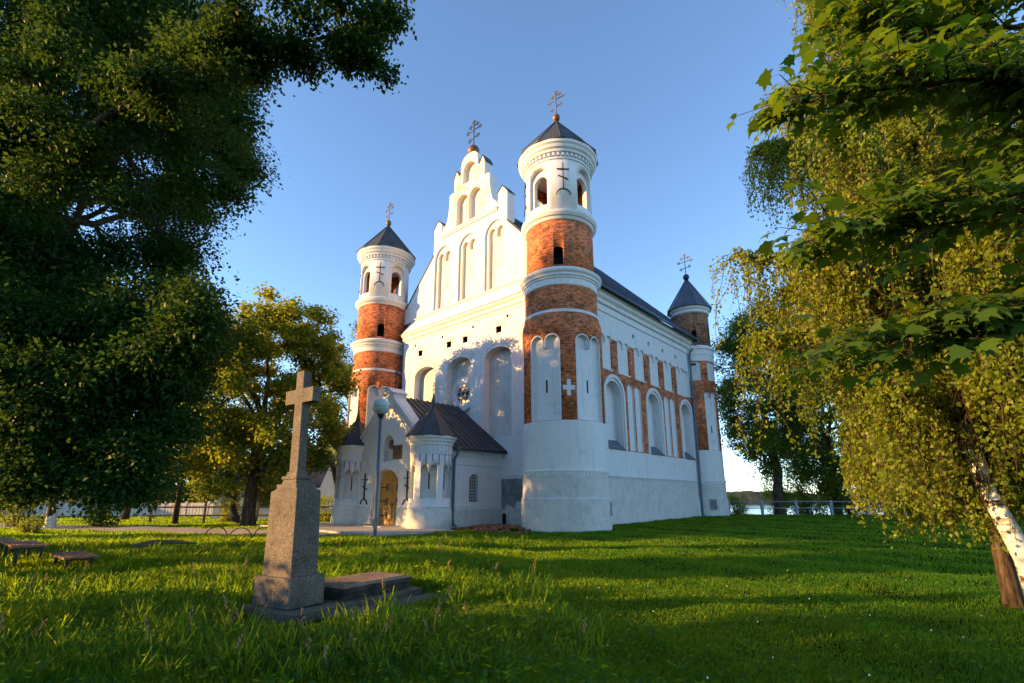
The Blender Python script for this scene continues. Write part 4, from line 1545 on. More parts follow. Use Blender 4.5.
# lakeside fence on the right: posts with wire rails
def wire_fence():
    A, B = Vector((17.6, 41.8, 0)), Vector((40, 37.5, 0))
    f = empty("wire_fence", (A.x, A.y, 0), 0, "grey post and rail fence at the lawn edge above the lake", "fence")
    n = 9
    for i in range(n + 1):
        p = A.lerp(B, i / n) - A
        z = ground_z(p.x + A.x, p.y + A.y)
        mb = MB(); mb.box(p.x - 0.09, p.x + 0.09, p.y - 0.09, p.y + 0.09, z - 0.3, z + 1.15, 'fenceblue'); mb.build("post", f)
    for h in (0.55, 1.05):
        mb = MB()
        pts = []
        for i in range(n + 1):
            p = A.lerp(B, i / n) - A
            pts.append((p.x, p.y - 0.1, ground_z(p.x + A.x, p.y + A.y) + h))
        mb.tube(pts, 0.035, 'fenceblue', 6)
        mb.build("rail", f)
wire_fence()

# ------------------------------------------------------------------ vegetation
def fast_mesh(name, V, F, mat, smooth=False):
    """V (n,3) array, F (m,k) array of equal-size polygons"""
    me = bpy.data.meshes.new(name)
    nf, k = F.shape
    me.vertices.add(len(V))
    me.vertices.foreach_set("co", np.asarray(V, dtype=np.float32).ravel())
    me.loops.add(nf * k)
    me.loops.foreach_set("vertex_index", F.astype(np.int32).ravel())
    me.polygons.add(nf)
    me.polygons.foreach_set("loop_start", np.arange(0, nf * k, k, dtype=np.int32))
    me.polygons.foreach_set("loop_total", np.full(nf, k, dtype=np.int32))
    me.materials.append(MAT[mat] if isinstance(mat, str) else mat)
    me.update(calc_edges=True)
    return me

def unit(a):
    return a / np.maximum(np.linalg.norm(a, axis=1, keepdims=True), 1e-9)

LEAF_KITE = np.array([(0, 0, 0), (0.30, 0.42, 0.06), (0, 1.0, -0.06), (-0.30, 0.42, 0.06)])
LEAF_ROUND = np.array([(0, 0, 0), (0.40, 0.30, 0.08), (0.30, 0.75, 0.05), (0, 1.0, -0.05), (-0.30, 0.75, 0.05), (-0.40, 0.30, 0.08)])

def leaves_mesh(name, P, Yd, Nn, S, shape, mat):
    """P positions, Yd leaf axis, Nn approximate normal, S size"""
    Y = unit(Yd)
    X = unit(np.cross(Y, Nn))
    Z = np.cross(X, Y)
    k = len(shape)
    V = (P[:, None, :] + S[:, None, None] * (shape[None, :, 0:1] * X[:, None, :] + shape[None, :, 1:2] * Y[:, None, :] + shape[None, :, 2:3] * Z[:, None, :]))
    F = np.arange(len(P) * k).reshape(-1, k)
    return fast_mesh(name, V.reshape(-1, 3), F, mat)

def clump_leaves(clumps, per_m2, size, r, shell=0.55):
    """leaf positions in ellipsoid clumps [(cx,cy,cz,rx,ry,rz)]"""
    Ps, Ds = [], []
    for c in clumps:
        rx, ry, rz = c[3:6]
        n = max(8, int(per_m2 * 4 * ((rx * ry) ** 0.8 + (rx * rz) ** 0.8 + (ry * rz) ** 0.8) / 3 ** 0.8))
        d = unit(r.normal(size=(n, 3)))
        rad = r.random(n) ** shell
        rad = rad * (1 + 0.25 * r.normal(size=n) * (rad > 0.6))
        Ps.append(np.array(c[:3]) + d * rad[:, None] * np.array([rx, ry, rz]))
        Ds.append(d)
    P = np.concatenate(Ps)
    Dd = np.concatenate(Ds)
    n = len(P)
    Y = Dd * 0.6 + r.normal(size=(n, 3)) * 0.7 + np.array([0, 0, -0.35])
    Nn = np.array([0, 0, 1.0]) + Dd * 0.5 + r.normal(size=(n, 3)) * 0.75
    S = size * (0.6 + 0.7 * r.random(n))
    return P, Y, Nn, S

def limb(mb, p0, p1, r0, r1, m, r, wob=0.08, n=6, sag=0.0):
    p0, p1 = Vector(p0), Vector(p1)
    L = (p1 - p0).length
    pts, rad = [], []
    off = Vector((0, 0, 0))
    for i in range(n + 1):
        t = i / n
        if 0 < i < n:
            off = Vector((r.normal(), r.normal(), r.normal() * 0.5)) * wob * L * 0.35
        else:
            off = Vector((0, 0, 0))
        q = p0.lerp(p1, t) + off + Vector((0, 0, sag * L * (t * (1 - t)) * 4 * 0.25))
        pts.append(q)
        rad.append(r0 + (r1 - r0) * t)
    mb.tube(pts, rad, m, 9)
    return pts

def make_tree(name, base, H, trunk_r, crown, leaf_mat, leaf_size, per_m2, seed, label, cat="tree", bark='bark', lean=(0, 0), nclump=60,
              clump_r=(0.7, 1.3), shape=LEAF_KITE, group=None, crown_fn=None, extra=(), whitewash=0, flat=0.75, limbs=9, bough=None):
    """crown = (cx,cy,cz, rx,ry,rz) relative to base"""
    r = np.random.default_rng(seed)
    bz = ground_z(base[0], base[1])
    t = empty(name, (base[0], base[1], bz), 0, label, cat, group)
    cx, cy, cz, rx, ry, rz = crown
    top = Vector((cx * 0.8 + lean[0], cy * 0.8 + lean[1], cz + rz * 0.55))
    mb = MB()
    fork = Vector((lean[0] * 0.4, lean[1] * 0.4, max(cz - rz * 0.7, H * 0.12)))
    pts = limb(mb, (0, 0, -0.3), fork, trunk_r * 1.25, trunk_r * 0.85, bark, r, 0.04)
    mb.lathe([(trunk_r * 1.7, -0.3), (trunk_r * 1.35, 0.12), (trunk_r * 1.15, 0.5)], bark, 12, caps=False)
    if whitewash:
        mb.lathe([(trunk_r * 1.45, 0.0), (trunk_r * 1.3, 0.3), (trunk_r * 1.2, whitewash)], 'whitewash', 14, caps=False)
    limb(mb, fork, top, trunk_r * 0.85, trunk_r * 0.12, bark, r, 0.08, 9)
    # clumps on a noisy shell and inside
    cl = []
    tries = 0
    while len(cl) < nclump and tries < nclump * 40:
        tries += 1
        d = r.normal(size=3); d /= np.linalg.norm(d)
        q = (0.45 + 0.55 * r.random() ** 0.5)
        p = np.array([cx + d[0] * rx * q, cy + d[1] * ry * q, cz + d[2] * rz * q])
        if p[2] < 0.6:
            continue
        if crown_fn and not crown_fn(p + np.array([base[0], base[1], bz])):
            continue
        s = clump_r[0] + (clump_r[1] - clump_r[0]) * r.random()
        cl.append((*p, s * (0.8 + 0.5 * r.random()), s * (0.8 + 0.5 * r.random()), s * flat * (0.7 + 0.5 * r.random())))
    for e in extra:
        cl.append((e[0] - base[0], e[1] - base[1], e[2] - bz, e[3], e[4], e[5]))
    # limbs to a subset of clumps
    idx = r.permutation(len(cl) - len(extra))
    if bough:
        q = [Vector(p) - Vector((base[0], base[1], bz)) for p in bough]
        mb.tube([fork.lerp(top, 0.3)] + q, [trunk_r * 0.4] + [trunk_r * (0.26 - 0.07 * i) for i in range(len(q))], bark, 8)
    mains = []
    for k in idx[:limbs]:
        c = cl[k]
        s = 0.25 + 0.6 * r.random()
        st = fork.lerp(top, s * 0.8)
        if c[2] < st.z - 1.5:
            st = fork.lerp(top, max(0.02, s * 0.25))
        mains.append(limb(mb, st, c[:3], trunk_r * 0.38, trunk_r * 0.06, bark, r, 0.12, 7, 0.25))
    for k in idx[limbs:]:
        c = Vector(cl[k][:3])
        best = min(((p - c).length, p) for m_ in mains for p in m_[2:]) if mains else (0, fork)
        if best[0] < rx * 0.9:
            limb(mb, best[1], c, trunk_r * 0.10, trunk_r * 0.025, bark, r, 0.14, 4, 0.2)
    mb.build("trunk", t, normals=False)
    P, Y, Nn, S = clump_leaves(cl, per_m2, leaf_size, r)
    keep = P[:, 2] > 0.3
    me = leaves_mesh("crown", P[keep], Y[keep], Nn[keep], S[keep], shape, leaf_mat)
    o = bpy.data.objects.new("crown", me)
    COL.objects.link(o)
    o.parent = t
    return t

shade_hedge = []
# -- big dark elm at the left, trunk just outside the frame, boughs over the lawn
def elm_ok(p):
    # above head height, trimmed to let sun reach birch and lawn, off picture's middle
    x, y, z = p
    if y < 9.6:
        return False
    if z < (2.1 if y < 11.6 else 6.2):
        return False
    u = 512 + 498 * x / (y * 0.9724 + (z - EYE) * 0.2334) if y > 1 else -999
    v = 379 + 498 * (-(z - EYE) * 0.9724 + y * 0.2334) / (y * 0.9724 + (z - EYE) * 0.2334) if y > 1 else 0
    if y > 1:
        lim = 284 if v < 200 else (242 if v < 260 else (224 if v < 330 else (206 if v < 400 else 185)))
        if u > lim - 34:
            return False
    return True
ex = []
for k in range(26):
    q = k / 25
    ex.append((-6.4 + 3.5 * q + 0.3 * rng.normal(), 8.7 + 0.5 * rng.normal(), 10.85 + 0.4 * q + 0.45 * rng.normal(), 0.48, 0.5, 0.3))
for k in range(10):
    ex.append((-3.15 + 0.4 * rng.normal(), 8.7 + 0.4 * rng.normal(), 11.2 - 0.09 * k + 0.1 * rng.normal(), 0.36, 0.4, 0.26))
def unproject(u, v, Y):
    cu, cv = (u - 512) / 498, (v - 379) / 498
    th = radians(13.5)
    fw, up = cos(th) + cv * sin(th), sin(th) - cv * cos(th)
    return (cu / fw * Y, Y, EYE + up / fw * Y)
for k in range(200):
    u, v = -60 + 268 * rng.random(), 285 + 205 * rng.random() ** 0.8
    if (v > 380 and u > 190) or (v > 440 and u > 150):
        continue
    p = unproject(u, v, 9.6 + 2.2 * rng.random())
    ex.append((*p, 0.6 + 0.25 * rng.random(), 0.6, 0.42 + 0.15 * rng.random()))
for k in range(26):
    q = k / 25
    ex.append((-10 + 5 * q + 0.7 * rng.normal(), 9.6 - 0.8 * q + 0.5 * rng.normal(), 8.8 + 2.3 * q + 0.9 * rng.normal(), 0.65, 0.5, 0.35))
def seen(p):
    a = p[1] * 0.9724 + (p[2] - EYE) * 0.2334
    return 512 + 498 * p[0] / a, 379 + 498 * (-(p[2] - EYE) * 0.9724 + p[1] * 0.2334) / a
ex = [e for e in ex if not (seen(e)[0] > 262 and seen(e)[1] > 78)]
make_tree("elm_tree", (-17.0, 14.5), 20, 0.42, (3.4, 0.4, 10.8, 9.2, 6.2, 9.4), 'leaf_big', 0.108, 400, 21,
          "huge dark leafy tree filling the left side with boughs hanging over the lawn", nclump=430, clump_r=(0.55, 1.15),
          crown_fn=elm_ok, extra=ex, shape=LEAF_KITE, limbs=26, bough=[(-9.5, 9.6, 9.6), (-7.5, 9.2, 10.6), (-5.2, 8.8, 10.9), (-3.2, 8.7, 11.3)])

# -- linden behind the stone cross
make_tree("linden_tree", (-15.4, 30.2), 15, 0.33, (-0.1, 0, 7.9, 5.4, 4.6, 6.5), 'leaf_lime', 0.16, 150, 33,
          "sunlit yellow green linden tree behind the stone cross", nclump=250, clump_r=(0.45, 0.95), limbs=10, shape=LEAF_ROUND)
make_tree("elm_tree", (-38, 18.4), 24, 0.45, (0, 0, 13.6, 4.6, 3.6, 11.0), 'leaf_big', 0.26, 70, 35,
          "tall dark tree at the far left edge behind the boughs of the huge tree", nclump=170, clump_r=(0.8, 1.5), limbs=14)  # unseen tree placed to keep low sun off the nearest tower
for i_, (x_, y_) in enumerate(((-14.5, -3.2), (-14.0, -1.0), (-14.6, 1.4), (-13.8, 3.6))):
    shade_hedge.append((x_, y_))  # spots for the unseen hedge added to shade the foreground
make_tree("elm_tree", (-43, 11.5), 26, 0.45, (0, 0, 16.5, 5.0, 4.6, 7.6), 'leaf_shade', 0.3, 75, 36,
          "tall dark tree farther left than the huge tree, outside the picture", nclump=150, clump_r=(0.8, 1.5), limbs=12)  # unseen, its crown placed to darken the huge tree but not the birch
# -- smaller trees along the path at the left
make_tree("young_tree", (-25.5, 28.6), 9, 0.20, (0, 0, 6.2, 3.4, 3.2, 4.4), 'leaf_big', 0.16, 105, 41,
          "tree with a whitewashed trunk base beside the path at the far left", nclump=55, clump_r=(0.6, 1.0), whitewash=1.3, limbs=9, group="trees along the path")
make_tree("young_tree", (-21.5, 33), 10, 0.14, (0.3, 0, 7.0, 2.9, 2.8, 4.4), 'leaf_lime', 0.16, 95, 42,
          "slim upright tree left of the linden behind the path", nclump=50, clump_r=(0.6, 1.0), limbs=8, group="trees along the path")
make_tree("young_tree", (-17.8, 33.5), 10, 0.13, (-1.6, 0, 7.0, 2.6, 2.6, 4.0), 'leaf_lime', 0.16, 95, 43,
          "slim tree with a trunk slanting to the left beside the linden", nclump=45, clump_r=(0.6, 1.0), lean=(-2.2, 0), limbs=8, group="trees along the path")
make_tree("young_tree", (-30, 40), 10, 0.2, (0, 0, 7.0, 3.8, 3.8, 4.6), 'leaf_back', 0.18, 90, 44,
          "bushy tree in front of the pale panel fence", nclump=55, clump_r=(0.7, 1.2), limbs=9, group="trees along the path")
for i, (x, y, h, rr, lab, mt) in enumerate([
        (-62, 66, 11, 5.5, "bushy tree far behind the beige house", 'leaf_back'), (-52, 70, 10, 5, "rounded tree beyond the left end of the panel fence", 'leaf_lime'),
        (-43, 68, 9, 5, "rounded tree beyond the middle of the panel fence", 'leaf_back'), (-35, 64, 10, 4.6, "tree beyond the right end of the panel fence", 'leaf_back'),
        (-28, 70, 9, 5, "low broad tree behind the pale cottage roof", 'leaf_lime'), (-20, 66, 9, 4.6, "low broad tree right of the pale cottage", 'leaf_back')]):
    make_tree("orchard_tree", (x, y), h, 0.2, (0, 0, h * 0.52, rr, rr * 0.8, h * 0.48), mt, 0.34, 26, 400 + i, lab, nclump=60, clump_r=(1.0, 1.7), limbs=5, group="trees beyond the fence")
# -- tree peeping out behind the left tower
make_tree("poplar_tree", (-16.6, 51.5), 20, 0.4, (0, 0, 11.5, 4.4, 4.4, 8.5), 'leaf_back', 0.24, 45, 51,
          "tall green tree half hidden behind the left tower", nclump=90, clump_r=(0.8, 1.5), limbs=10)
# -- trees behind the lawn on the right
for i, (x, y, H, cr, sd, lab, mt) in enumerate([
        (21.6, 41.5, 19, (0.2, 0, 10.6, 4.0, 4.0, 7.6), 61, "tall dark tree right behind the rear tower, its trunk at the lawn edge", 'leaf_back'),
        (27.5, 43.5, 17, (0, 0, 8.6, 4.6, 4.2, 7.2), 62, "broad tree at the lawn edge seen between the birch twigs", 'leaf_back'),
        (33.5, 41, 18, (0, 0, 8.6, 5.0, 4.6, 7.6), 63, "broad tree behind the birch at the right edge of the lawn", 'leaf_lime')]):
    make_tree("ash_tree", (x, y), H, 0.34, cr, mt, 0.21, 75, sd, lab, nclump=150, clump_r=(0.8, 1.4), limbs=12, group="trees above the lake")
make_tree("ash_tree", (40, 36), 17, 0.3, (0, 0, 8.4, 5.0, 4.6, 7.8), 'leaf_back', 0.21, 50, 64,
          "rightmost of the broad trees above the lake, hidden behind the birch", nclump=80, clump_r=(0.8, 1.4), limbs=10, group="trees above the lake")

# -- shrubs
def shrub(x, y, rx, h, seed, label, mat='leaf_shrub', size=0.12, dens=85, name="shrub", group="shrubs"):
    r = np.random.default_rng(seed)
    z = ground_z(x, y)
    t = empty(name, (x, y, z), 0, label, "shrub", group)
    mb = MB()
    cl = []
    for k in range(20):
        a = r.random() * 6.28
        q = r.random() ** 0.5 * rx * 0.75
        p = (q * cos(a), q * sin(a), h * (0.03 + 0.82 * r.random() ** 1.2))
        cl.append((*p, rx * 0.36, rx * 0.36, h * 0.22))
        limb(mb, (0.1 * cos(a), 0.1 * sin(a), -0.1), p, 0.035, 0.01, 'bark', r, 0.12, 4)
    mb.build("stems", t, normals=False)
    P, Y, Nn, S = clump_leaves(cl, dens, size, r)
    k = P[:, 2] > 0.02
    o = bpy.data.objects.new("foliage", leaves_mesh("foliage", P[k], Y[k], Nn[k], S[k], LEAF_KITE, mat))
    COL.objects.link(o)
    o.parent = t
for i_, (x_, y_) in enumerate(shade_hedge):  # unseen tall bushes, added so the foreground grass lies in shade
    shrub(x_, y_, 2.1, 5.3 + 0.3 * (i_ % 2), 300 + i_, ["tall dark lilac bush beyond the left edge, nearest behind the photographer", "tall dark lilac bush beyond the left edge, level with the photographer", "tall dark lilac bush beyond the left edge, just ahead of the photographer", "tall dark lilac bush beyond the left edge, closest to the huge tree"][i_], "leaf_shade", 0.2, 85, "lilac_bush", "lilac bushes left of the lawn")
for i_, (x_, y_, r_, h_, d_) in enumerate(((-13.2, 6.1, 1.1, 2.5, 85), (-15.4, 8.6, 0.8, 2.4, 70), (-15.6, 10.4, 1.15, 3.3, 75), (-17.2, 13.0, 0.9, 2.7, 60), (-19.5, 15.2, 0.9, 1.8, 60), (-16.8, 11.7, 0.85, 2.4, 70))):  # unseen bushes added to break up sunlight on the left grass
    shrub(x_, y_, r_, h_, 320 + i_, ["low dark bush beyond the left edge beside the tall lilac bushes", "slender dark bush beyond the left edge, second from the lilac bushes", "tallest of the low bushes under the huge tree, just beyond the left edge",
        "airy dark bush by the trunk of the huge tree", "low dark bush behind the trunk of the huge tree", "dense bush just in front of the trunk of the huge tree"][i_], "leaf_shade", 0.16, d_, "bush", "low bushes at the left edge")
shrub(18.6, 42.6, 1.1, 1.9, 71, "yellow green shrub beside the rear tower at the lake fence", group="shrubs by the lake fence")
for i_, (x_, y_, r_, h_, l_) in enumerate(((22.6, 43.4, 1.5, 4.2, "yellow green shrub right behind the tall dark tree trunk at the lake fence"), (25.0, 43.0, 1.8, 4.6, "tall sunny shrub between the first two trees at the lake fence"),
        (27.8, 42.2, 2.0, 3.8, "sunny shrub at the foot of the broad tree by the lake fence"), (30.6, 41.6, 2.0, 4.6, "wide sunny shrub in the middle of the lake fence"), (33.4, 41.2, 2.0, 4.2, "shrub by the lake fence seen through the lowest birch twigs"),
        (36.4, 39.6, 2.2, 4.6, "shrub by the lake fence behind the white birch trunk"), (39.6, 38.6, 2.2, 4.6, "rightmost shrub by the lake fence, behind the birch"))):
    shrub(x_, y_, r_, h_, 72 + i_ * 31, l_, dens=110, size=0.14, group="shrubs by the lake fence")
shrub(-24.2, 30.2, 1.3, 2.4, 76, "dense green shrub beside the whitewashed tree trunk", 'leaf_big', group="shrubs along the path")
shrub(-28.4, 29.6, 1.6, 2.2, 77, "broad shrub left of the whitewashed tree trunk in front of the beige house", 'leaf_back', group="shrubs along the path")
shrub(-20.0, 36.8, 1.1, 1.6, 78, "low bush behind the slim upright tree and rail fence", 'leaf_lime', group="shrubs along the path")
shrub(-16.2, 31.8, 0.5, 1.3, 79, "small yellowish bush at the foot of the linden trunk", 'leaf_shrub', 0.09, group="shrubs along the path")
shrub(-22.6, 24.4, 0.7, 0.8, 80, "low tuft of bright leaves left of the gravel path", 'leaf_back', 0.10, group="shrubs along the path")
shrub(-13.0, 37.5, 2.2, 1.9, 81, "wide hedge of bright bushes behind the porch's left turret", 'leaf_shrub', 0.13, group="shrubs along the path")

# -- weeping birch on the right
def weeping(name, base, trunk_pts, trunk_r, seed, label, strands, leaf_size, mat, bark, reach=(1.2, 3.7), zr=(2.6, 13), clear=None):
    r = np.random.default_rng(seed)
    t = empty(name, base, 0, label, "tree")
    B = Vector(base)
    mb = MB()
    pts = [Vector(p) - B for p in trunk_pts]
    n = len(pts)
    rad = [trunk_r * (1 - 0.86 * i / (n - 1)) for i in range(n)]
    rad[0] *= 1.35
    mb.tube(pts, rad, bark, 14)
    def on_trunk(z):
        for a, b in zip(pts[:-1], pts[1:]):
            if a.z <= z <= b.z:
                return a.lerp(b, (z - a.z) / (b.z - a.z))
        return pts[-1]
    LP, LY, LN = [], [], []
    tw_v, tw_r = [], []
    limbs_ = []
    for k in range(64):
        z = zr[0] + (zr[1] - zr[0]) * (k + r.random()) / 46
        if k >= 46:
            z = zr[0] + 2.8 * r.random()
        p0 = on_trunk(z)
        a = r.random() * 2 * pi
        f = min(1, (zr[1] + 2.5 - z) / 7)
        L = (reach[0] + (reach[1] - reach[0]) * r.random()) * (0.45 + 0.55 * f)
        p1 = p0 + Vector((cos(a) * L, sin(a) * L, L * (0.25 + 0.35 * r.random())))
        lp = limb(mb, p0, p1, 0.022 + 0.014 * f, 0.006, 'bark' if k % 5 else bark, r, 0.10, 7, 0.3)
        limbs_.append(lp)
    for k in range(strands):
        lp = limbs_[int(r.integers(len(limbs_)))]
        i = int(r.integers(1, len(lp) - 1))
        s = lp[i].lerp(lp[i + 1], r.random())
        if clear and s.z < 6.2:
            tp = on_trunk(min(max(s.z - 1.2, 1.0), 4.0))
            dv = Vector((s.x - tp.x, s.y - tp.y, 0))
            side = dv - clear * dv.dot(clear)
            if dv.dot(clear) > -0.1 and side.length < 0.55 and r.random() < 0.93:
                continue
        L = 0.7 + 1.9 * r.random()
        a = r.random() * 2 * pi
        o = Vector((cos(a), sin(a), 0)) * (0.15 + 0.55 * r.random())
        P = []
        m = 7
        for j in range(m + 1):
            q = j / m
            P.append(s + o * (1 - (1 - q) ** 2) + Vector((0.06 * r.normal(), 0.06 * r.normal(), 0.25 * q - L * q * q)))
        floor = 0.75 + 0.7 * r.random()
        if P[-1].z < floor - 0.0:
            P = [p for p in P if p.z > floor]
            if len(P) < 3:
                continue
        mb.tube(P, [0.006] * (len(P) - 1) + [0.002], 'bark', 3, caps=False)
        arr = np.array([p[:] for p in P])
        nl = int(36 * L)
        tt = r.random(nl) * (len(P) - 1.001)
        ii = tt.astype(int)
        fr = (tt - ii)[:, None]
        pos = arr[ii] * (1 - fr) + arr[ii + 1] * fr + r.normal(size=(nl, 3)) * 0.045
        LP.append(pos)
        LY.append(r.normal(size=(nl, 3)) * 0.55 + np.array([0, 0, -0.75]))
        LN.append(r.normal(size=(nl, 3)))
    mb.build("trunk", t, normals=False)
    P = np.concatenate(LP); Y = np.concatenate(LY); Nn = np.concatenate(LN)
    if clear:
        # twigs thinned out on the lawn side of the lower trunk
        keep = np.ones(len(P), bool)
        for z in np.arange(0.5, 3.4, 0.1):
            tp = np.array(on_trunk(float(z))[:])
            d = np.array([0, 0, EYE]) - np.array(base) - tp
            d /= np.linalg.norm(d)
            q = P - tp
            along = q @ d
            off = np.linalg.norm(q - along[:, None] * d, axis=1)
            keep &= ~((along > -0.05) & (off < 0.13))
        keep |= r.random(len(P)) < 0.16
        P, Y, Nn = P[keep], Y[keep], Nn[keep]
    S = leaf_size * (0.65 + 0.7 * r.random(len(P)))
    me = leaves_mesh("crown", P, Y, Nn, S, LEAF_KITE * np.array([1.25, 1, 1]), mat)
    o = bpy.data.objects.new("crown", me)
    COL.objects.link(o)
    o.parent = t
bz = ground_z(7.25, 7.3)
weeping("birch_tree", (7.25, 7.3, bz),
        [(7.25, 7.25, bz - 0.3), (7.22, 7.4, 0.6), (7.15, 7.7, 1.64), (7.23, 8.0, 2.93), (7.49, 8.4, 5.1), (7.85, 8.7, 7.4), (8.06, 8.8, 8.7), (8.3, 9.0, 11.5), (8.4, 9.1, 14.5)],
        0.14, 91, "weeping birch with a white leaning trunk and sunlit hanging twigs at the right", 11500, 0.068, 'leaf_birch', 'birch', reach=(1.0, 2.95), zr=(2.3, 13.5), clear=Vector((-0.665, -0.747, 0)))

# brown trunk just behind the birch: a second tree
bz2 = ground_z(7.6, 8.15)
weeping("brown_trunk_tree", (7.6, 8.15, bz2),
        [(7.66, 8.15, bz2 - 0.3), (7.62, 8.15, 0.0), (7.64, 8.2, 0.8), (7.95, 8.5, 2.2), (8.5, 8.9, 4.2), (9.2, 9.4, 7.0), (9.6, 9.8, 10.0)],
        0.145, 92, "short brown barked trunk leaning behind the white birch", 2200, 0.066, 'leaf_birch', 'bark', zr=(2.3, 9.5))

# -- maple boughs close to the camera, upper right
MAPLE = np.array([1.0, 1.0, 2.6]) * np.array([(0, 0, 0), (0.16, 0.05, 0.01), (0.42, -0.02, -0.03), (0.34, 0.18, 0.02), (0.58, 0.42, -0.04), (0.30, 0.46, 0.03), (0.26, 0.62, 0.02),
                  (0.12, 0.66, 0.03), (0, 1.0, -0.06), (-0.12, 0.66, 0.03), (-0.26, 0.62, 0.02), (-0.30, 0.46, 0.03), (-0.58, 0.42, -0.04), (-0.34, 0.18, 0.02), (-0.42, -0.02, -0.03), (-0.16, 0.05, 0.01)])
def maple():
    r = np.random.default_rng(17)
    bx, by = 7.6, 3.6
    bz = ground_z(bx, by)
    t = empty("maple_tree", (bx, by, bz), 0, "maple with large dark lobed leaves reaching in from the upper right", "tree")
    B = np.array([bx, by, bz])
    mb = MB()
    limb(mb, (0, 0, -0.3), (-0.2, 0.2, 5.0), 0.24, 0.16, 'bark', r, 0.03)
    limb(mb, (-0.2, 0.2, 5.0), (0.2, 0.5, 11.0), 0.16, 0.03, 'bark', r, 0.06)
    # boughs: (start z, tip world position, leaf twigs)
    boughs = [
        (5.2, (2.35, 4.1, 5.25), 46), (5.4, (3.0, 4.3, 5.6), 44), (5.8, (3.6, 4.6, 6.7), 46), (6.2, (4.4, 4.2, 7.0), 46), (5.0, (4.2, 3.9, 5.3), 40),
        (4.6, (4.9, 4.0, 4.9), 40), (4.2, (2.5, 4.1, 3.72), 42), (4.2, (3.2, 4.0, 4.0), 40), (4.4, (4.0, 4.4, 4.4), 40), (3.2, (2.55, 4.2, 2.72), 40), (3.3, (3.3, 4.0, 2.95), 42), (3.4, (4.3, 4.3, 3.2), 40),
        (6.5, (5.2, 4.8, 8.0), 40), (4.8, (5.4, 4.8, 5.2), 30), (3.9, (5.2, 4.6, 4.3), 30), (7.0, (6.0, 5.4, 8.5), 30), (5.6, (5.6, 5.6, 6.6), 30), (6.6, (3.9, 5.2, 7.6), 36), (3.4, (5.0, 4.3, 3.3), 26)]
    LP, LY, LN, LS = [], [], [], []
    for z0, tip, nt in boughs:
        p0 = Vector((-0.2 * z0 / 5, 0.2, z0))
        p1 = Vector(tip) + Vector((0.42, 0, 0)) - Vector(B)
        lp = limb(mb, p0, p1, 0.05, 0.008, 'bark', r, 0.05, 9, 0.12)
        L = (p1 - p0).length
        dirb = (p1 - p0).normalized()
        for k in range(int(nt * 1.7)):
            s = 1 - 0.82 * r.random() ** 1.2
            i = min(int(s * 9), 8)
            q = lp[i].lerp(lp[i + 1], s * 9 - i)
            side = dirb.cross(Vector((0, 0, 1))).normalized() * (1 if k % 2 else -1)
            tl = 0.25 + 0.5 * r.random()
            tw = (dirb * (0.5 + 0.4 * r.random()) + side * (0.7 * r.random() + 0.1) + Vector((0, 0, 0.25 * r.normal()))).normalized()
            e = q + tw * tl
            mb.tube([q, q.lerp(e, 0.5) + Vector((0, 0, 0.03)), e], [0.008, 0.006, 0.003], 'bark', 4, caps=False)
            nl = 7
            for j in range(nl):
                f = (j + 1) / nl
                pp = q.lerp(e, f)
                a = (1 if j % 2 else -1) * (0.5 + 0.7 * r.random())
                d = Matrix.Rotation(a, 3, 'Z') @ tw
                pet = pp + d * 0.07 + Vector((0, 0, -0.02))
                LP.append(pet[:])
                LY.append((d.x, d.y, d.z - 0.35 - 0.3 * r.random()))
                LN.append((0.5 * r.normal() - 0.2, 0.5 * r.normal() - 0.25, 1.0))
                LS.append(0.165 * (0.45 + 0.75 * r.random()))
                mb.tube([pp, pet], 0.0016, 'bark', 3, caps=False)
    mb.build("trunk", t, normals=False)
    me = leaves_mesh("crown", np.array(LP), np.array(LY), np.array(LN), np.array(LS), MAPLE, 'leaf_maple')
    o = bpy.data.objects.new("crown", me)
    COL.objects.link(o)
    o.parent = t
maple()

# ------------------------------------------------------------------ grass
church_rot = np.array([[D.x, D.y], [W.x, W.y]])
def clear_mask(P):
    """True where grass may grow"""
    L = (P - np.array([T0.x, T0.y])) @ church_rot.T
    ok = np.ones(len(P), bool)
    ok &= ~((L[:, 0] > -0.3) & (L[:, 0] < 20.5) & (L[:, 1] > -0.25) & (L[:, 1] < 19))
    ok &= ~((L[:, 0] > -9.5) & (L[:, 0] < 0) & (L[:, 1] > 4.0) & (L[:, 1] < 15.6))
    for cx, cy, R in ((0, 0, 2.36), (LX, 0, 1.7), (0, YT, 2.36)):
        ok &= (L[:, 0] - cx) ** 2 + (L[:, 1] - cy) ** 2 > R * R
    m = P - np.array([MX, MY])
    a = m @ np.array([dM.x, dM.y]); b = m @ np.array([wM.x, wM.y])
    ok &= ~((a > -0.62) & (a < 2.05) & (b > -0.98) & (b < 0.62))
    ok &= ~((a > 0.15) & (a < 2.0) & (b > -1.28) & (b < -0.76))
    # gravel path
    for (p, q) in zip(PATH[:-1], PATH[1:]):
        p, q = np.array(p), np.array(q)
        d = q - p
        tt = np.clip(((P - p) @ d) / (d @ d), 0, 1)
        dist = np.linalg.norm(P - (p + tt[:, None] * d), axis=1)
        ok &= dist > 1.6
    return ok

def gz_np(P):
    a = (P[:, 0] - T0.x) * D.x + (P[:, 1] - T0.y) * D.y
    x, y = P[:, 0], P[:, 1]
    z = -0.15 + 0.0125 * np.clip(a + 4, 0, 24)
    z += 0.03 * np.sin(x * 0.9 + 1.3) * np.sin(y * 0.7) + 0.02 * np.sin(x * 2.3 + y * 1.7)
    t = (y - 44) * 0.92 + (x - 14) * 0.25
    s = np.clip((x + 2) / 10, 0, 1)
    return z - np.where(t > 0, s * 4.2 * np.clip(t / 26, 0, 1) ** 1.2, 0)

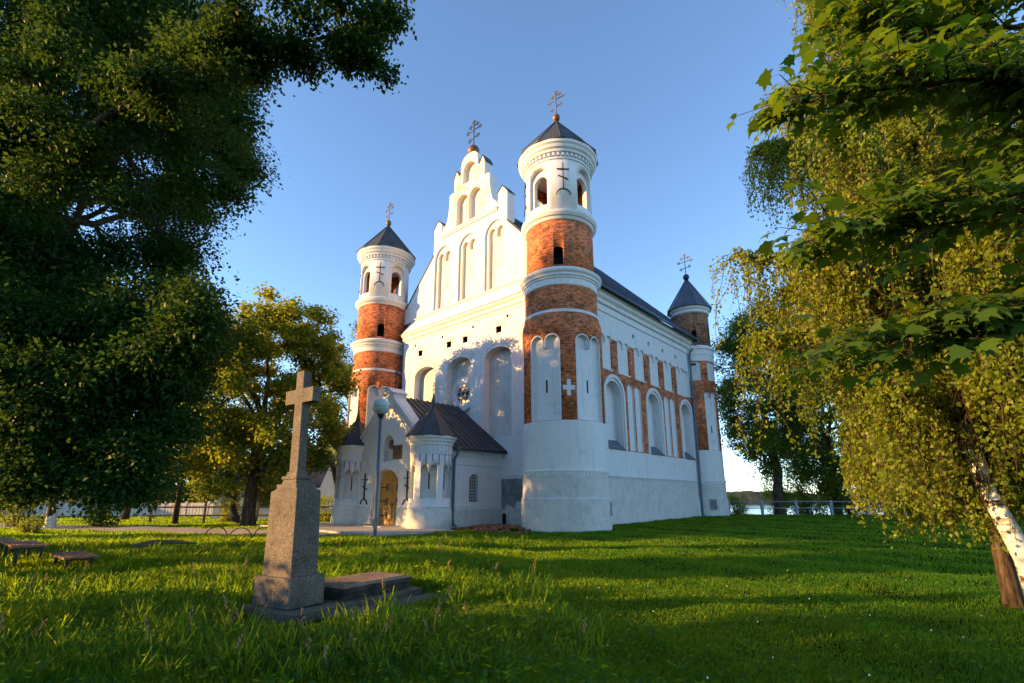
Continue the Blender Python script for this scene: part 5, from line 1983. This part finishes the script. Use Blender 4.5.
def vnoise(P, s, seed):
    r = np.random.default_rng(seed)
    out = np.zeros(len(P))
    for k in range(5):
        th = r.random() * 6.28
        f = s * (0.6 + 1.4 * r.random())
        out += np.sin((P[:, 0] * cos(th) + P[:, 1] * sin(th)) * f + r.random() * 6.28)
    return out / 5

def grass_patch(name, n, dmin, dmax, hgt, wid, mat, seed, long_fn, label):
    r = np.random.default_rng(seed)
    # polar sampling in front of the camera: even coverage in the picture
    d = dmin * (dmax / dmin) ** r.random(n)
    az = radians(-52) + radians(104) * r.random(n)
    # keep forward distance in range
    P = np.stack([np.tan(az) * d, d], 1)
    P += r.normal(size=P.shape) * 0.02 * d[:, None]
    P = P[clear_mask(P)]
    n = len(P)
    lf = long_fn(P)
    dd = P[:, 1]
    h = hgt(dd) * lf * (0.55 + 0.75 * r.random(n))
    w = wid(dd) * (0.7 + 0.6 * r.random(n)) * (0.9 + 0.1 * lf)
    an = r.random(n) * 2 * pi
    lean = (0.08 + 0.5 * r.random(n)) * h
    ca = r.random(n) * 2 * pi
    z = gz_np(P) - 0.01
    X = np.stack([np.cos(an), np.sin(an)], 1)
    Ld = np.stack([np.cos(ca), np.sin(ca)], 1) + np.array([0.25, -0.1])
    V = np.zeros((n, 5, 3))
    V[:, 0, :2] = P - X * w[:, None] * 0.5
    V[:, 1, :2] = P + X * w[:, None] * 0.5
    mid = P + Ld * lean[:, None] * 0.3
    V[:, 2, :2] = mid + X * w[:, None] * 0.38
    V[:, 4, :2] = mid - X * w[:, None] * 0.38
    V[:, 3, :2] = P + Ld * lean[:, None]
    V[:, 0, 2] = z; V[:, 1, 2] = z
    V[:, 2, 2] = z + h * 0.6; V[:, 4, 2] = z + h * 0.6
    V[:, 3, 2] = z + h * 0.92
    F = np.arange(n * 5).reshape(-1, 5)
    me = fast_mesh(name, V.reshape(-1, 3), F, mat)
    o = bpy.data.objects.new(name, me)
    COL.objects.link(o)
    tag(o, label, "grass", None, 'stuff')
    return o

def long_left(P):
    """height factor: long grass on the left and round the grave, mown lawn on the right"""
    x, y = P[:, 0], P[:, 1]
    e = 1 / (1 + np.exp((x - (0.3 - 0.09 * (y - 8)) - 0.8 * vnoise(P, 0.9, 3)) * 2.2))
    far = 1 / (1 + np.exp((y - 19) * 0.5))
    v = vnoise(P, 1.4, 5)
    tall = e * far * (1.1 + 1.5 * np.clip(v + 0.25, 0, 1))
    m = np.hypot(x - MX - 0.8, y - MY + 0.2)
    tall *= 1 - 0.8 * np.exp(-(np.hypot(x - MX - 0.6, y - MY + 0.9) / 1.5) ** 2)
    tall += 0.8 * np.exp(-(np.hypot(x - MX - 1.2, y - MY - 2.6) / 1.6) ** 2) * e
    for bx, by in ((-14.75, 15.0), (-12.5, 13.4), (-9.6, 11.2), (-11.0, 12.0), (-8.6, 9.8)):
        tall *= 1 - 0.75 * np.exp(-(((x - bx) / 1.5) ** 2 + ((y - by + 0.6) / 1.4) ** 2))
    return (0.75 + 0.3 * vnoise(P, 2.5, 9)) + tall * 1.7
grass_patch("lawn_grass", 650000, 3.6, 48, lambda d: 0.075 + 0.0012 * d, lambda d: 0.003 + 0.00085 * d, 'grass', 101, long_left,
            "dense green lawn grass in front of the church, longer at the left")

def tall_grass():
    r = np.random.default_rng(77)
    nt = 4200
    d = 4.6 * (19 / 4.6) ** r.random(nt)
    x = -1.15 * d + (1.15 * d + 1.0) * r.random(nt) ** 0.85
    C = np.stack([x, d], 1)
    e = 1 / (1 + np.exp((C[:, 0] - (0.2 - 0.09 * (C[:, 1] - 8)) - 0.9 * vnoise(C, 0.9, 3)) * 2.5))
    dens = e * np.clip(0.55 + 0.9 * vnoise(C, 1.1, 21), 0.05, 1)
    for bx, by in ((-14.75, 15.0), (-12.5, 13.4), (-10.7, 12.5), (-11.6, 12.2), (-9.6, 11.4)):
        dens *= 1 - 0.9 * np.exp(-(((C[:, 0] - bx) / 1.3) ** 2 + ((C[:, 1] - by + 0.5) / 1.3) ** 2))
    dens *= 1 - 0.93 * np.exp(-(np.hypot(C[:, 0] - MX - 0.35, C[:, 1] - MY + 1.0) / 1.15) ** 4)
    C = C[(r.random(nt) < dens)]
    C = C[clear_mask(C)]
    hh = 0.20 + 0.22 * r.random(len(C)) ** 1.5
    near = np.exp(-(np.hypot(C[:, 0] - MX - 0.6, C[:, 1] - MY - 0.4) / 2.4) ** 2)
    hh *= 1 + 0.35 * near
    k = 20
    P = np.repeat(C, k, 0) + r.normal(size=(len(C) * k, 2)) * 0.07
    H = np.repeat(hh, k) * (0.55 + 0.6 * r.random(len(P)))
    ok = clear_mask(P)
    P, H = P[ok], H[ok]
    n = len(P)
    a = r.random(n) * 2 * pi
    Ld = np.stack([np.cos(a), np.sin(a)], 1)
    X = np.stack([-np.sin(a), np.cos(a)], 1)
    w = (0.004 + 0.0042 * r.random(n)) * (0.8 + 0.05 * P[:, 1])
    out = H * (0.25 + 0.65 * r.random(n))
    z = gz_np(P) - 0.02
    V = np.zeros((n, 7, 3))
    for i, (q, zz, ww) in enumerate(((0, 0, 0.8), (0.22, 0.55, 1.0), (0.6, 0.9, 0.7))):
        c = P + Ld * (out * q)[:, None]
        V[:, i, :2] = c - X * (w * ww)[:, None]
        V[:, 6 - i, :2] = c + X * (w * ww)[:, None]
        V[:, i, 2] = V[:, 6 - i, 2] = z + H * zz
    V[:, 3, :2] = P + Ld * out[:, None]
    V[:, 3, 2] = z + H * (0.98 - 0.25 * (out / H))
    b = np.arange(n)[:, None] * 7
    F = np.concatenate([b + np.array([[0, 1, 5, 6]]), b + np.array([[1, 2, 4, 5]]), b + np.array([[2, 3, 3, 4]])])
    q = F[: 2 * n]
    t3 = (b + np.array([[2, 3, 4]]))
    me = bpy.data.meshes.new("tall_grass")
    me.vertices.add(n * 7)
    me.vertices.foreach_set("co", V.astype(np.float32).ravel())
    nl = q.size + t3.size
    me.loops.add(nl)
    me.loops.foreach_set("vertex_index", np.concatenate([q.ravel(), t3.ravel()]).astype(np.int32))
    me.polygons.add(3 * n)
    ls = np.concatenate([np.arange(0, q.size, 4), q.size + np.arange(0, t3.size, 3)]).astype(np.int32)
    lt = np.concatenate([np.full(2 * n, 4), np.full(n, 3)]).astype(np.int32)
    me.polygons.foreach_set("loop_start", ls)
    me.polygons.foreach_set("loop_total", lt)
    me.materials.append(MAT['grass'])
    me.update(calc_edges=True)
    o = bpy.data.objects.new("tall_grass", me)
    COL.objects.link(o)
    tag(o, "long shaggy grass tufts at the left around the grave monument", "grass", None, 'stuff')
    # a few dry seed stalks
    mb = MB()
    for i in range(70):
        c = C[int(r.integers(len(C)))]
        zz = float(gz_np(c[None])[0])
        h = 0.35 + 0.3 * r.random()
        lx, ly = 0.1 * r.normal(), 0.1 * r.normal()
        mb.tube([(c[0], c[1], zz), (c[0] + lx * 0.4, c[1] + ly * 0.4, zz + h * 0.7), (c[0] + lx, c[1] + ly, zz + h)], [0.003, 0.0025, 0.002], 'drystem', 4, caps=False)
        for j in range(7):
            q = (c[0] + lx * (0.75 + 0.04 * j) + 0.01 * r.normal(), c[1] + ly * (0.75 + 0.04 * j) + 0.01 * r.normal(), zz + h * (0.72 + 0.045 * j))
            mb.sphere(q, 0.009, 'drystem', 5, 4, 1.6)
    tag(mb.build("dry_stalks", normals=False), "dry brownish seed stalks standing in the long grass", "stalks", None, 'stuff')
tall_grass()

# flowering weeds and small leafy plants scattered in the lawn
def weeds():
    r = np.random.default_rng(55)
    LP, LY, LN, LS = [], [], [], []
    n = 5200
    d = 3.8 * (24 / 3.8) ** r.random(n)
    az = radians(-50) + radians(100) * r.random(n)
    P = np.stack([np.tan(az) * d, d], 1)
    P = P[clear_mask(P)]
    lf = long_left(P)
    z = gz_np(P)
    for p, zz, l in zip(P, z, lf):
        k = int(5 + 5 * r.random())
        hh = (0.07 + 0.05 * r.random()) * l
        a = r.random(k) * 6.28
        hz = hh * r.random(k)
        LP.append(np.stack([p[0] + 0.03 * np.cos(a), p[1] + 0.03 * np.sin(a), zz + hz], 1))
        LY.append(np.stack([np.cos(a), np.sin(a), 0.3 + 0.4 * r.random(k)], 1))
        LN.append(np.tile([0, 0, 1.0], (k, 1)) + r.normal(size=(k, 3)) * 0.3)
        LS.append((0.03 + 0.035 * r.random(k)) * min(1.4, 0.8 + 0.2 * l))
    me = leaves_mesh("lawn_weeds", np.concatenate(LP), np.concatenate(LY), np.concatenate(LN), np.concatenate(LS), LEAF_KITE, 'weed')
    o = bpy.data.objects.new("lawn_weeds", me)
    COL.objects.link(o)
    tag(o, "low broad leaved weeds growing through the lawn", "weeds", None, 'stuff')
    # tiny white clover heads
    n = 70
    d = 3.8 * (26 / 3.8) ** r.random(n)
    az = radians(-20) + radians(66) * r.random(n)
    P = np.stack([np.tan(az) * d, d], 1)
    P = P[clear_mask(P)]
    z = gz_np(P)
    mb = MB()
    for p, zz in zip(P, z):
        s = 0.006 + 0.004 * r.random()
        mb.sphere((p[0], p[1], zz + 0.09 + 0.05 * r.random()), s, 'flower', 6, 4)
    tag(mb.build("clover_flowers", normals=False), "tiny white clover flowers dotted over the lawn", "flowers", None, 'stuff')
weeds()
